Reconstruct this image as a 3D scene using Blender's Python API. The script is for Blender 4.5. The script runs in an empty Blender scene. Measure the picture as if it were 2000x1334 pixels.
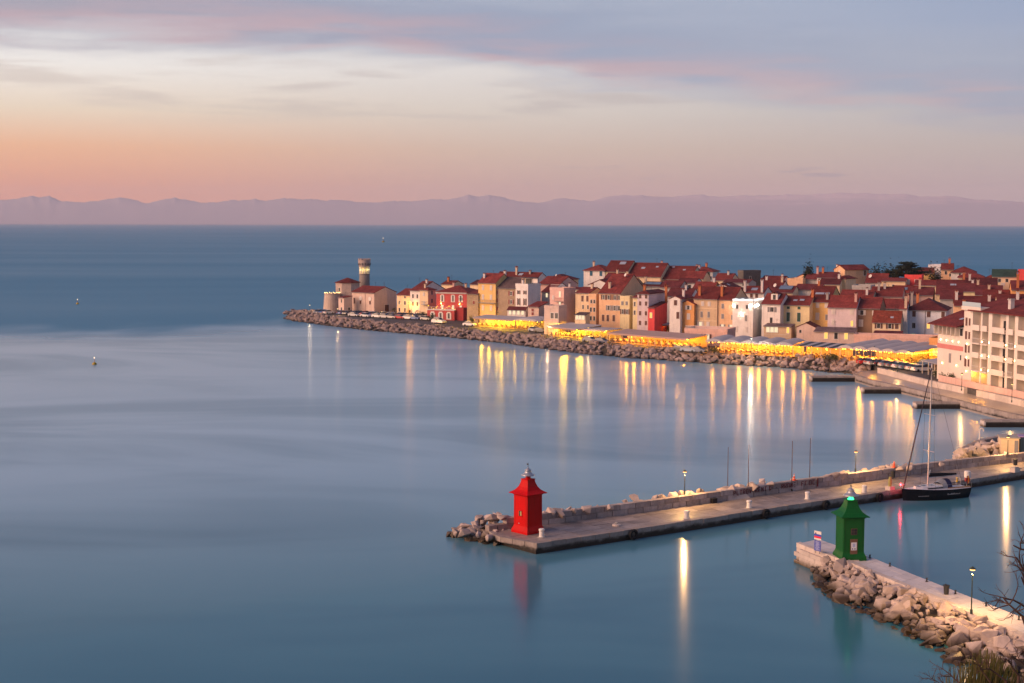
import bpy, bmesh, math, random
from mathutils import Vector, Matrix
R = math.radians
sc = bpy.context.scene
C = sc.collection

# ------------------------------------------------------------------ camera
F, CAMH, HOR = 2800.0, 33.0, 436.0           # focal length in picture pixels, eye height, eye level row
PITCH = math.atan((667 - HOR) / F); ROLL = R(0.115)
cp, sp, cr, sr = math.cos(PITCH), math.sin(PITCH), math.cos(ROLL), math.sin(ROLL)
cam_d = bpy.data.cameras.new('camera'); cam = bpy.data.objects.new('camera', cam_d); C.objects.link(cam)
cam_d.sensor_width = 36; cam_d.lens = 36 * F / 2000; cam_d.clip_start = 0.5; cam_d.clip_end = 120000
_right, _up, _fwd = Vector((1, 0, 0)), Vector((0, sp, cp)), Vector((0, cp, -sp))
_r = cr * _right + sr * _up; _u = -sr * _right + cr * _up
m = Matrix.Identity(4)
for i in range(3):
    m[i][0], m[i][1], m[i][2] = _r[i], _u[i], -_fwd[i]
m.translation = (0, 0, CAMH); cam.matrix_world = m
sc.camera = cam

# ------------------------------------------------------------------ sky
SUN_AZ, SUN_EL = -112.0, 20.0                  # degrees left of the view axis, above the sea
W = bpy.data.worlds.new('World'); sc.world = W; W.use_nodes = True
nt = W.node_tree; nt.nodes.clear()
def lin(r, g, b):
    f = lambda c: (c / 255 / 12.92) if c <= 10 else ((c / 255 + 0.055) / 1.055) ** 2.4
    return (f(r), f(g), f(b), 1)
class NB:
    "small node-graph helper"
    def __init__(s, tree): s.t = tree
    def new(s, typ, **kw):
        n = s.t.nodes.new(typ)
        for k, v in kw.items(): setattr(n, k, v)
        return n
    def put(s, sock, v):
        if isinstance(v, bpy.types.NodeSocket): s.t.links.new(v, sock)
        elif v is not None: sock.default_value = v
    def math(s, op, a, b=None, c=None, clamp=False):
        n = s.new('ShaderNodeMath', operation=op, use_clamp=clamp)
        s.put(n.inputs[0], a); s.put(n.inputs[1], b)
        if c is not None: s.put(n.inputs[2], c)
        return n.outputs[0]
    def smooth(s, x, lo, hi):
        n = s.new('ShaderNodeMapRange', interpolation_type='SMOOTHSTEP')
        s.put(n.inputs[0], x); n.inputs[1].default_value = lo; n.inputs[2].default_value = hi
        return n.outputs[0]
    def mix(s, f, a, b, mode='MIX'):
        n = s.new('ShaderNodeMix', data_type='RGBA', blend_type=mode)
        s.put(n.inputs[0], f); s.put(n.inputs[6], a); s.put(n.inputs[7], b)
        return n.outputs[2]
    def ramp(s, f, stops, interp='LINEAR'):
        n = s.new('ShaderNodeValToRGB'); cr_ = n.color_ramp; cr_.interpolation = interp
        while len(cr_.elements) < len(stops): cr_.elements.new(0.5)
        for e, (p, c) in zip(cr_.elements, stops): e.position = p; e.color = c
        s.put(n.inputs[0], f); return n.outputs[0]
    def vec(s, x, y, z):
        n = s.new('ShaderNodeCombineXYZ')
        for i, v in enumerate((x, y, z)): s.put(n.inputs[i], v)
        return n.outputs[0]
    def noise(s, v, scale, detail=3, rough=0.5, dist=0.0):
        n = s.new('ShaderNodeTexNoise'); s.put(n.inputs['Vector'], v)
        n.inputs['Scale'].default_value = scale; n.inputs['Detail'].default_value = detail
        n.inputs['Roughness'].default_value = rough; n.inputs['Distortion'].default_value = dist
        return n.outputs[0]
b = NB(nt)
tc = b.new('ShaderNodeTexCoord')
sx = b.new('ShaderNodeSeparateXYZ'); nt.links.new(tc.outputs['Generated'], sx.inputs[0])
dx, dy, dz = sx.outputs
el = b.math('MULTIPLY', b.math('ARCSINE', b.math('MAXIMUM', dz, 0.0)), 57.2958)      # elevation, degrees
elp = b.math('POWER', b.math('DIVIDE', el, 90.0, clamp=True), 0.5)                     # spread the low sky over the ramp
def stops(l): return [(math.sqrt(e / 90.0), lin(*c)) for e, c in l]
HIGH = [(14, (130, 153, 186)), (24, (94, 121, 162)), (45, (68, 95, 140)), (90, (54, 80, 124))]
warm = b.ramp(elp, stops([(0, (255, 142, 88)), (1.3, (253, 158, 106)), (2.9, (250, 187, 138)), (4.3, (240, 220, 194)),
                          (6.0, (243, 239, 233)), (7.6, (214, 216, 220))] + HIGH))
mid = b.ramp(elp, stops([(0, (214, 160, 142)), (1.3, (210, 166, 148)), (2.9, (212, 188, 168)), (4.3, (216, 206, 194)),
                         (6.0, (222, 218, 214)), (7.6, (178, 186, 200))] + HIGH))
cool = b.ramp(elp, stops([(0, (182, 154, 156)), (1.3, (186, 164, 160)), (2.9, (186, 176, 170)), (4.3, (182, 182, 184)),
                          (6.0, (164, 174, 190)), (7.6, (146, 164, 192))] + HIGH))
az = b.math('ARCTAN2', dx, dy)                                                         # radians, 0 = view axis
away = b.math('ABSOLUTE', b.math('SUBTRACT', az, R(-88)))
f1 = b.smooth(away, R(67), R(91)); f2 = b.smooth(away, R(86), R(112))
low = b.mix(f2, b.mix(f1, warm, mid), cool)
nv = b.vec(b.math('MULTIPLY', dx, 7.0), b.math('MULTIPLY', dy, 7.0), b.math('MULTIPLY', dz, 62.0))
n1 = b.noise(nv, 1.0, 5, 0.55, 0.4)
nv2 = b.vec(b.math('MULTIPLY', dx, 9.0), b.math('MULTIPLY', dy, 9.0), b.math('MULTIPLY_ADD', dz, 95.0, 7.3))
n2 = b.noise(nv2, 1.0, 4, 0.5, 0.3)
# long cloud bank whose lower edge sinks to the right
edge = b.math('MULTIPLY_ADD', b.math('MAXIMUM', b.math('ADD', dx, 0.12), 0.0), -6.9, 6.75)
dd = b.math('ADD', b.math('SUBTRACT', el, edge), b.math('MULTIPLY_ADD', n1, 2.6, -1.3))
bank = b.math('MULTIPLY', b.smooth(dd, -0.6, 0.95), b.math('SUBTRACT', 1.0, b.smooth(dd, 1.6, 4.2)))
bank = b.math('MULTIPLY', bank, b.math('MULTIPLY_ADD', f2, -0.30, 0.92))
lilac = b.mix(f1, lin(160, 157, 172), lin(144, 159, 184))
pinkf = b.math('MULTIPLY', b.smooth(dd, 0.0, 0.35), b.math('SUBTRACT', 1.0, b.smooth(dd, 0.7, 2.2)))
pinkf = b.math('MULTIPLY', pinkf, b.math('MULTIPLY', b.smooth(n2, 0.30, 0.62), 0.95))
cl = b.mix(pinkf, lilac, lin(186, 162, 172))
sky1 = b.mix(bank, low, cl)
# thin grey streaks in the bright strip, and small flat clouds low down on the right
st = b.math('MULTIPLY', b.smooth(n2, 0.46, 0.66), b.math('MULTIPLY', b.smooth(el, 3.6, 4.8), b.math('SUBTRACT', 1.0, b.smooth(dd, -0.6, 0.1))))
sky2 = b.mix(b.math('MULTIPLY', st, 0.55), sky1, b.mix(f1, lin(205, 192, 182), lin(182, 174, 172)))
n3 = b.noise(b.vec(b.math('MULTIPLY', dx, 24.0), b.math('MULTIPLY', dy, 24.0), b.math('MULTIPLY', dz, 190.0)), 1.0, 3, 0.5)
lc = b.math('MULTIPLY', b.smooth(n3, 0.60, 0.70), b.math('MULTIPLY', b.smooth(el, 1.35, 1.6), b.math('SUBTRACT', 1.0, b.smooth(el, 1.95, 2.5))))
lc = b.math('MULTIPLY', lc, b.smooth(dx, -0.1, 0.12))
sky3 = b.mix(b.math('MULTIPLY', lc, 0.6), sky2, lin(160, 148, 156))
sk = b.new('ShaderNodeTexSky', sky_type='NISHITA', sun_disc=False)
sk.sun_elevation = R(1.5); sk.sun_rotation = R(SUN_AZ); sk.altitude = 30; sk.dust_density = 2.0
nish = b.mix(1.0, sk.outputs[0], (0.06, 0.06, 0.06, 1), 'MULTIPLY')
skyc = b.mix(0.06, sky3, nish)
bg = b.new('ShaderNodeBackground'); nt.links.new(skyc, bg.inputs[0]); bg.inputs[1].default_value = 1.0
wo = b.new('ShaderNodeOutputWorld'); nt.links.new(bg.outputs[0], wo.inputs[0])

# ------------------------------------------------------------------ afterglow (one soft warm sun, already below the haze)
sd = bpy.data.lights.new('sun', 'SUN'); sun = bpy.data.objects.new('sun', sd); C.objects.link(sun)
sd.energy = 4.4; sd.angle = R(50); sd.color = (1.0, 0.58, 0.37)
_s = Vector((math.sin(R(SUN_AZ)) * math.cos(R(SUN_EL)), math.cos(R(SUN_AZ)) * math.cos(R(SUN_EL)), math.sin(R(SUN_EL))))
sun.rotation_euler = _s.to_track_quat('Z', 'Y').to_euler(); sun.location = _s * 300

sc.view_settings.view_transform = 'Standard'; sc.view_settings.look = 'None'
sc.view_settings.exposure = 0.20; sc.view_settings.gamma = 1.0; sc.view_settings.use_curve_mapping = False
cy = sc.cycles
cy.use_denoising = True; cy.use_adaptive_sampling = False; cy.max_bounces = 6; cy.diffuse_bounces = 3; cy.glossy_bounces = 3; cy.volume_bounces = 1
cy.transparent_max_bounces = 6; cy.sample_clamp_indirect = 4.0; cy.sample_clamp_direct = 0.0
cy.caustics_reflective = False; cy.caustics_refractive = False; cy.use_light_tree = True; cy.blur_glossy = 0.5

# ------------------------------------------------------------------ picture <-> place
def ray(px, py):
    u = (px - 1000) / F; v = (667 - py) / F
    u, v = u * cr - v * sr, u * sr + v * cr
    return Vector((u, cp + v * sp, -sp + v * cp))
def G(px, py, z=0.0):
    "where the line of sight through a picture point meets the level z"
    d = ray(px, py); t = (z - CAMH) / d.z
    return Vector((d.x * t, d.y * t, z))
def atY(px, py, Y):
    d = ray(px, py); t = Y / d.y
    return Vector((d.x * t, Y, CAMH + d.z * t))
def proj(P):
    v = Vector(P) - Vector((0, 0, CAMH)); w = v.dot(_fwd)
    return 1000 + F * v.dot(_r) / w, 667 - F * v.dot(_u) / w
def Zat(X, Y, py):
    lo, hi = -20.0, 120.0
    for _ in range(40):
        mdl = (lo + hi) / 2
        if proj((X, Y, mdl))[1] > py: lo = mdl
        else: hi = mdl
    return lo

# ------------------------------------------------------------------ mesh helpers
class MB:
    def __init__(s): s.v = []; s.f = []; s.mi = []; s.cur = 0
    def add(s, vs, fs):
        o = len(s.v); s.v += [tuple(p) for p in vs]; s.f += [[i + o for i in f] for f in fs]; s.mi += [s.cur] * len(fs); return s
    def box(s, x0, x1, y0, y1, z0, z1):
        return s.add([(x0,y0,z0),(x1,y0,z0),(x1,y1,z0),(x0,y1,z0),(x0,y0,z1),(x1,y0,z1),(x1,y1,z1),(x0,y1,z1)],
                     [(0,3,2,1),(4,5,6,7),(0,1,5,4),(1,2,6,5),(2,3,7,6),(3,0,4,7)])
    def prism(s, poly, z0, z1, top=None):
        n = len(poly); t = top or poly
        zz = z1 if isinstance(z1, (list, tuple)) else [z1] * n
        vs = [(p[0], p[1], z0) for p in poly] + [(p[0], p[1], zz[i]) for i, p in enumerate(t)]
        a = sum(poly[i][0] * poly[(i+1) % n][1] - poly[(i+1) % n][0] * poly[i][1] for i in range(n))
        q = [(i, (i+1) % n, (i+1) % n + n, i + n) for i in range(n)]
        fs = [tuple(range(n))[::-1], tuple(range(n, 2*n))] + q
        if a < 0: fs = [f[::-1] for f in fs]
        return s.add(vs, fs)
    def lathe(s, prof, n=16, cx=0, cy=0, ph=0.0, cap=True, sx=1.0, sy=1.0):
        vs = []; fs = []
        for r, z in prof:
            for k in range(n):
                a = 2 * math.pi * k / n + ph; vs.append((cx + sx * r * math.cos(a), cy + sy * r * math.sin(a), z))
        for j in range(len(prof) - 1):
            for k in range(n):
                k2 = (k + 1) % n; fs.append((j*n+k, j*n+k2, (j+1)*n+k2, (j+1)*n+k))
        if cap: fs += [tuple(range(n))[::-1], tuple(range((len(prof)-1)*n, len(prof)*n))]
        return s.add(vs, fs)
    def tube(s, p0, p1, r0, r1=None, n=6):
        p0, p1 = Vector(p0), Vector(p1); r1 = r0 if r1 is None else r1
        d = (p1 - p0)
        if d.length < 1e-6: return s
        d.normalize(); a = d.orthogonal().normalized(); c = d.cross(a)
        vs = []
        for p, r in ((p0, r0), (p1, r1)):
            for k in range(n):
                t = 2 * math.pi * k / n; vs.append(p + a * (r * math.cos(t)) + c * (r * math.sin(t)))
        fs = [(k, (k+1) % n, (k+1) % n + n, k + n) for k in range(n)] + [tuple(range(n))[::-1], tuple(range(n, 2*n))]
        return s.add(vs, fs)
    def path(s, pts, r, n=6):
        for i in range(len(pts) - 1): s.tube(pts[i], pts[i+1], r[i] if isinstance(r, list) else r, r[i+1] if isinstance(r, list) else r, n)
        return s
    def mesh(s, name, *mats, smooth=False):
        me = bpy.data.meshes.new(name); me.from_pydata(s.v, [], s.f)
        for m_ in mats: me.materials.append(m_)
        if len(mats) > 1: me.polygons.foreach_set('material_index', s.mi)
        if smooth: me.polygons.foreach_set('use_smooth', [True] * len(me.polygons))
        me.update(); return me
    def obj(s, name, mats, parent=None, loc=None, rz=0.0, smooth=False):
        mats = mats if isinstance(mats, (list, tuple)) else [mats]
        return put(name, s.mesh(name, *mats, smooth=smooth), parent, loc, rz)
def put(name, me, parent=None, loc=None, rz=0.0, scale=None):
    o = bpy.data.objects.new(name, me); C.objects.link(o)
    if parent is not None: o.parent = parent
    if loc is not None: o.location = loc
    if rz: o.rotation_euler = (0, 0, rz)
    if scale is not None: o.scale = scale
    return o
def tag(o, label, cat, group=None):
    o['label'] = label; o['category'] = cat
    if group: o['group'] = group
    return o
def thing(name, label, cat, loc=(0, 0, 0), rz=0.0, group=None):
    o = put(name, None, None, loc, rz); o.empty_display_size = 0.5
    return tag(o, label, cat, group)
def struct(o): o['kind'] = 'structure'; return o
def stuff(o): o['kind'] = 'stuff'; return o
def lamp(parent, loc, power, col, radius=0.12, name='lamp_light', spot=None):
    l = bpy.data.lights.new(name, 'SPOT' if spot else 'POINT'); l.energy = power; l.color = col; l.shadow_soft_size = radius
    o = bpy.data.objects.new(name, l); C.objects.link(o); o.parent = parent; o.location = loc
    if spot: l.spot_size = R(spot); l.spot_blend = 0.6
    return o
def dup(root, loc=None, rz=None, **props):
    c = root.copy(); C.objects.link(c)
    if loc is not None: c.location = loc
    if rz is not None: c.rotation_euler = (0, 0, rz)
    for k, v in props.items(): c[k] = v
    for ch in root.children:
        d = ch.copy(); C.objects.link(d); d.parent = c
        for g in ch.children:
            e = g.copy(); C.objects.link(e); e.parent = d
    return c

# ------------------------------------------------------------------ materials
_mc = {}
def mat(key, col, rough=0.8, var=0.15, scale=1.0, bump=0.0, bscale=8.0, spec=0.3, metal=0.0, dirt=0.0, rnd=0.0, col2=None, emit=None, es=0.0):
    "painted / stone / metal surface: two sizes of mottling, optional running dirt, fine relief"
    if key in _mc: return _mc[key]
    m_ = bpy.data.materials.new(key); m_.use_nodes = True; t = m_.node_tree; q = NB(t)
    bs = t.nodes['Principled BSDF']; bs.inputs['Roughness'].default_value = rough; bs.inputs['Metallic'].default_value = metal
    bs.inputs['Specular IOR Level'].default_value = spec
    c = tuple(col[:3]) + (1,)
    if var > 0 or rnd > 0 or dirt > 0 or bump > 0:
        tcx = q.new('ShaderNodeTexCoord'); oi = q.new('ShaderNodeObjectInfo')
        va = q.new('ShaderNodeVectorMath', operation='MULTIPLY_ADD'); q.put(va.inputs[0], oi.outputs['Random']); va.inputs[1].default_value = (37, 53, 71); q.put(va.inputs[2], tcx.outputs['Object'])
        v = va.outputs[0]
        a = q.noise(v, 0.45 * scale, 4, 0.6); bb = q.noise(v, 3.1 * scale, 3, 0.6)
        f = q.math('MULTIPLY_ADD', a, 1.3, q.math('MULTIPLY_ADD', bb, 0.7, -0.5))
        dark = tuple(x * (1 - var * 1.6) for x in c[:3]) + (1,); light = tuple(min(1, x * (1 + var)) for x in c[:3]) + (1,)
        if col2: light = tuple(col2[:3]) + (1,)
        cc = q.mix(q.math('ADD', f, 0.0, clamp=True), dark, light)
        if rnd:
            g = q.math('MULTIPLY_ADD', oi.outputs['Random'], 2 * rnd, 1 - rnd); cc = q.mix(1.0, cc, q.vec(g, g, g), 'MULTIPLY')
        if dirt:
            sv = q.new('ShaderNodeMapping'); sv.inputs['Scale'].default_value = (1.6, 1.6, 0.16); q.put(sv.inputs[0], v)
            d_ = q.noise(sv.outputs[0], 1.0, 4, 0.65)
            cc = q.mix(q.math('MULTIPLY', q.smooth(d_, 0.48, 0.72), dirt), cc, tuple(x * 0.45 for x in c[:3]) + (1,))
        t.links.new(cc, bs.inputs['Base Color'])
        if bump:
            bn = q.new('ShaderNodeBump'); bn.inputs['Strength'].default_value = bump; bn.inputs['Distance'].default_value = 0.05
            q.put(bn.inputs['Height'], q.noise(v, bscale, 5, 0.65)); t.links.new(bn.outputs[0], bs.inputs['Normal'])
    else: bs.inputs['Base Color'].default_value = c
    if emit: bs.inputs['Emission Color'].default_value = tuple(emit[:3]) + (1,); bs.inputs['Emission Strength'].default_value = es
    _mc[key] = m_; return m_
def glow(key, col, strength):
    if key in _mc: return _mc[key]
    m_ = bpy.data.materials.new(key); m_.use_nodes = True; t = m_.node_tree; t.nodes.clear(); q = NB(t)
    e = q.new('ShaderNodeEmission'); e.inputs[0].default_value = tuple(col[:3]) + (1,); e.inputs[1].default_value = strength
    o = q.new('ShaderNodeOutputMaterial'); t.links.new(e.outputs[0], o.inputs[0]); _mc[key] = m_; return m_
WARM = (1.0, 0.54, 0.18); AMBER = (1.0, 0.37, 0.022); YELLOW = (1.0, 0.52, 0.025)

# ------------------------------------------------------------------ sea
def sea_material():
    m_ = bpy.data.materials.new('sea_water'); m_.use_nodes = True; t = m_.node_tree; q = NB(t); bs = t.nodes['Principled BSDF']
    g = q.new('ShaderNodeNewGeometry'); s = q.new('ShaderNodeSeparateXYZ'); t.links.new(g.outputs['Position'], s.inputs[0])
    x, y, z = s.outputs
    # open water beyond the point is ruffled; the sheltered bay is smoothed by the long exposure
    wob = q.noise(q.vec(q.math('MULTIPLY', x, 0.012), q.math('MULTIPLY', y, 0.006), 0.0), 1.0, 4, 0.55)
    line = q.math('MULTIPLY_ADD', x, 0.62, 500.0)          # y of the border between ruffled and smooth water
    far = q.smooth(q.math('ADD', q.math('SUBTRACT', y, line), q.math('MULTIPLY_ADD', wob, 190.0, -95.0)), -30.0, 60.0)
    streak = q.noise(q.vec(q.math('MULTIPLY', q.math('ADD', x, q.math('MULTIPLY', y, 0.45)), 0.009), q.math('MULTIPLY', y, 0.020), 3.0), 1.0, 4, 0.55, 0.8)
    patch = q.smooth(streak, 0.40, 0.66)
    fs = q.noise(q.vec(q.math('MULTIPLY', x, 0.0011), q.math('MULTIPLY', y, 0.0050), 9.0), 1.0, 4, 0.6, 0.5)
    rn = q.math('MULTIPLY_ADD', patch, 0.025, 0.21)
    harb = q.smooth(q.math('SUBTRACT', q.math('MULTIPLY_ADD', x, 0.66, 139.0), y), -2.0, 6.0)      # behind the mole: calm
    rn = q.math('MULTIPLY_ADD', harb, q.math('SUBTRACT', 0.15, rn), rn)
    rf = q.math('MULTIPLY_ADD', fs, 0.22, 0.30)
    ro = q.math('MULTIPLY_ADD', far, q.math('SUBTRACT', rf, rn), rn)
    t.links.new(ro, bs.inputs['Roughness'])
    bs.inputs['IOR'].default_value = 1.333; bs.inputs['Specular IOR Level'].default_value = 0.5
    sheen = q.math('MULTIPLY', q.smooth(q.math('SUBTRACT', y, q.math('MULTIPLY', x, 0.3)), 110.0, 230.0), q.math('SUBTRACT', 1.0, harb))      # pale sky reflection on the open bay, painted into the body colour
    pale = q.math('MULTIPLY', q.math('MULTIPLY_ADD', patch, -0.40, 1.0), sheen)
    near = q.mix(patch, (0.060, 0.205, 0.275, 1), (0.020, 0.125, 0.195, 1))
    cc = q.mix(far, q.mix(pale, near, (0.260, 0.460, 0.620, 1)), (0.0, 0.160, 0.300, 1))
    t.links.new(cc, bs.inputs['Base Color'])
    # swell: broad soft undulation, tighter chop outside
    sw = q.noise(q.vec(q.math('MULTIPLY', x, 0.05), q.math('MULTIPLY', y, 0.09), 1.0), 1.0, 2, 0.5, 0.3)
    ch = q.noise(q.vec(q.math('MULTIPLY', x, 0.09), q.math('MULTIPLY', y, 0.30), 5.0), 1.0, 4, 0.6)
    h = q.math('MULTIPLY_ADD', ch, q.math('MULTIPLY', far, 1.8), q.math('MULTIPLY', sw, 0.22))
    bn = q.new('ShaderNodeBump'); bn.inputs['Strength'].default_value = 0.22; bn.inputs['Distance'].default_value = 0.25
    t.links.new(h, bn.inputs['Height'])
    t.links.new(bn.outputs[0], bs.inputs['Normal'])
    # wavelets run across the bay: they tilt the surface towards and away from the town, so lights draw out into long columns
    tg = q.new('ShaderNodeCombineXYZ'); tg.inputs[0].default_value = 0.05; tg.inputs[1].default_value = 1.0; t.links.new(tg.outputs[0], bs.inputs['Tangent'])
    t.links.new(q.math('MULTIPLY_ADD', far, -0.46, 0.52), bs.inputs['Anisotropic'])
    return m_
gx = [-32000, -8000, -2500, -900, -400, -150, -50, 50, 150, 300, 600, 1500, 6000, 32000]
gy = [-1500, -300, -50, 40, 100, 160, 230, 320, 450, 700, 1300, 3000, 8000, 18000, 29500]
q_ = MB(); nx = len(gx)
q_.add([(x, y, 0.0) for y in gy for x in gx], [(j*nx+i, j*nx+i+1, (j+1)*nx+i+1, (j+1)*nx+i) for j in range(len(gy)-1) for i in range(nx-1)])
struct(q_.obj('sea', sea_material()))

# ------------------------------------------------------------------ far mountains and the low coast below them
RIDGE = [(-600,392),(-420,384),(-260,380),(-120,390),(0,388),(30,385),(65,378),(80,381),(98,378),(118,390),(165,392),(200,387),(235,382),(265,387),(285,395),(320,386),
 (345,382),(370,387),(395,393),(425,392),(450,387),(480,386),(500,384),(520,389),(550,382),(575,384),(610,385),(640,387),(665,385),(700,390),(735,391),(775,388),
 (800,389),(845,384),(870,386),(900,380),(915,375),(935,379),(955,374),(975,378),(1000,386),(1020,389),(1050,392),(1075,386),(1095,381),(1130,385),(1160,388),
 (1185,378),(1220,375),(1260,376),(1290,380),(1330,377),(1370,374),(1400,379),(1450,375),(1500,376),(1530,374),(1580,373),(1630,370),(1700,371),(1760,372),
 (1800,378),(1860,376),(1900,382),(1950,385),(2000,388),(2150,380),(2300,386),(2500,378),(2700,392)]
def ridge_y(px):
    for (a, ya), (c, yc) in zip(RIDGE, RIDGE[1:]):
        if a <= px <= c: return ya + (yc - ya) * (px - a) / (c - a)
    return 388
def mountains():
    from mathutils import noise as mn
    q = MB(); n = 900; YR = 26500.0; rows = 15
    for j in range(rows):
        t = j / (rows - 1)                        # 0 foot .. 0.72 crest .. 1 back
        for i in range(n):
            px = -600 + 3300 * i / (n - 1); base = atY(px, HOR, YR)
            hs = sum((HOR - 1 - ridge_y(px + o)) / F * YR for o in (-90, -60, -30, 0, 30, 60, 90)) / 7
            hc = (HOR - 1 - ridge_y(px)) / F * YR + 18 * mn.noise((px * 0.07, 1.7, 0)) + 18 * mn.noise((px * 0.19, 4.1, 0)) + 13 * mn.noise((px * 0.47, 6.1, 0))
            if t <= 0.72:
                k = t / 0.72; hh = (hs + (hc - hs) * k ** 14) * (0.02 + 0.98 * k ** 1.1) + (14 * mn.noise((px * 0.03, k * 3, 2.0)) + 6 * mn.noise((px * 0.10, k * 6, 5.0))) * k * (1 - k) * 1.4
            else: hh = hc * (1 - (t - 0.72) / 0.28 * 0.8)
            dep = YR + (t - 0.72) * 5200
            q.v.append((base.x * dep / YR, dep, max(-4, hh - 6)))
    q.f = [(j*n+i, j*n+i+1, (j+1)*n+i+1, (j+1)*n+i) for j in range(rows-1) for i in range(n-1)]; q.mi = [0] * len(q.f)
    mm = bpy.data.materials.new('mountain_rock'); mm.use_nodes = True; t = mm.node_tree; z = NB(t); bs = t.nodes['Principled BSDF']; bs.inputs['Roughness'].default_value = 0.95
    bs.inputs['Specular IOR Level'].default_value = 0.0
    g = z.new('ShaderNodeNewGeometry'); s = z.new('ShaderNodeSeparateXYZ'); t.links.new(g.outputs['Position'], s.inputs[0])
    nn = z.noise(g.outputs['Position'], 0.0022, 5, 0.65)
    sn = z.smooth(z.math('ADD', s.outputs[2], z.math('MULTIPLY_ADD', nn, 420.0, -210.0)), 330.0, 560.0)
    sn = z.math('MULTIPLY', sn, z.smooth(s.outputs[0], -2500.0, 5500.0))
    t.links.new(z.mix(sn, z.mix(nn, (0.42, 0.39, 0.45, 1), (0.48, 0.43, 0.48, 1)), (0.70, 0.58, 0.60, 1)), bs.inputs['Base Color'])
    struct(q.obj('mountain_range', mm, smooth=True))
    q = MB(); n = 160; Yc = 24500.0
    for j in range(3):
        for i in range(n):
            px = -300 + 2700 * i / (n - 1); p = atY(px, HOR, Yc + j * 300)
            hh = [-4, 1, 0.6][j] * (26 + 16 * mn.noise((px * 0.012, 3, 1)) + 9 * mn.noise((px * 0.07, 8, 1))) if j else -4
            q.v.append((p.x, Yc + j * 300, hh))
    q.f = [(j*n+i, j*n+i+1, (j+1)*n+i+1, (j+1)*n+i) for j in range(2) for i in range(n-1)]; q.mi = [0] * len(q.f)
    struct(q.obj('low_coast', mat('coast_land', (0.10, 0.13, 0.17), 0.95, 0.2, 0.001), smooth=True))
mountains()
# ------------------------------------------------------------------ stone, rock
rng = random.Random(7)
def tidal(key, dry, wet, bump=0.6, bscale=2.2, var=0.22, lo=0.15, hi=0.95, rnd=0.16):
    "limestone that is brown and dark with weed near the water line"
    if key in _mc: return _mc[key]
    m_ = mat(key, dry, 0.85, var, 1.2, bump, bscale, 0.25, rnd=rnd); t = m_.node_tree; q = NB(t); bs = t.nodes['Principled BSDF']
    src = bs.inputs['Base Color'].links[0].from_socket
    g = q.new('ShaderNodeNewGeometry'); s = q.new('ShaderNodeSeparateXYZ'); t.links.new(g.outputs['Position'], s.inputs[0])
    n = q.noise(g.outputs['Position'], 0.9, 4, 0.6)
    f = q.smooth(q.math('ADD', s.outputs[2], q.math('MULTIPLY_ADD', n, 1.0, -0.5)), lo, hi)
    t.links.new(q.mix(f, tuple(wet) + (1,), src), bs.inputs['Base Color'])
    t.links.new(q.math('MULTIPLY_ADD', f, 0.45, 0.4), bs.inputs['Roughness'])
    return m_
M_ROCK = tidal('limestone_boulder', (0.52, 0.425, 0.38), (0.060, 0.042, 0.026), 1.0, 2.6, 0.30, 0.25, 1.25, 0.26)
M_ROCK2 = tidal('shore_boulder', (0.35, 0.27, 0.25), (0.06, 0.045, 0.035), 0.9, 2.2, 0.30, 0.0, 0.8, 0.30)
M_QUAY = tidal('quay_stone', (0.34, 0.29, 0.265), (0.028, 0.022, 0.018), 0.6, 3.0, 0.28, 0.30, 0.85, 0.12)
M_PALE = tidal('pale_masonry', (0.60, 0.52, 0.47), (0.12, 0.085, 0.05), 0.5, 3.0, 0.16, 0.05, 0.75, 0.10)
M_SLAB = mat('deck_slab', (0.33, 0.28, 0.255), 0.5, 0.40, 1.0, 0.35, 5.0, 0.4, rnd=0.22)
M_SLABW = mat('pale_deck_slab', (0.64, 0.60, 0.60), 0.55, 0.16, 1.0, 0.3, 5.0, 0.35, rnd=0.08)
M_WALLB = mat('mole_wall_stone', (0.44, 0.37, 0.345), 0.85, 0.30, 1.3, 0.5, 4.0, 0.25, dirt=0.5, rnd=0.24)
M_CORE = mat('rubble_core', (0.07, 0.06, 0.05), 0.95, 0.3, 1.0)
M_DARK = mat('dark_iron', (0.03, 0.032, 0.035), 0.55, 0.2, 2.0)
M_RUBBER = mat('black_rubber', (0.012, 0.012, 0.013), 0.7, 0.2, 2.0)
M_WHITEP = mat('white_paint', (0.74, 0.71, 0.68), 0.5, 0.08, 1.5, dirt=0.25)
M_CONC = mat('concrete', (0.42, 0.40, 0.37), 0.85, 0.18, 1.0, 0.3, 6.0, dirt=0.3)
M_POST = mat('lamp_green_iron', (0.05, 0.075, 0.06), 0.5, 0.15, 2.0)
def rock_mesh(seed, mt, npt=13):
    r = random.Random(seed); bm = bmesh.new()
    sx_, sy_, sz_ = r.uniform(0.8, 1.25), r.uniform(0.65, 1.0), r.uniform(0.5, 0.85)
    for _ in range(npt):
        v = Vector((r.gauss(0, 1), r.gauss(0, 1), r.gauss(0, 1))).normalized() * r.uniform(0.86, 1.05)
        for k in range(3): v[k] = max(-0.74, min(0.74, v[k])) / 0.74     # flatten like split blocks
        bm.verts.new((v.x * sx_ * 0.5, v.y * sy_ * 0.5, v.z * sz_ * 0.5))
    h = bmesh.ops.convex_hull(bm, input=bm.verts[:])
    bmesh.ops.delete(bm, geom=[g for g in h['geom_interior'] if isinstance(g, bmesh.types.BMVert)], context='VERTS')
    bmesh.ops.bevel(bm, geom=bm.edges[:], offset=0.018, segments=1, affect='EDGES', clamp_overlap=True)
    me = bpy.data.meshes.new('boulder'); bm.to_mesh(me); bm.free(); me.materials.append(mt); return me
ROCKS = [rock_mesh(100 + i, M_ROCK) for i in range(14)]
ROCKS2 = [rock_mesh(200 + i, M_ROCK2, 15) for i in range(10)]
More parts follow.
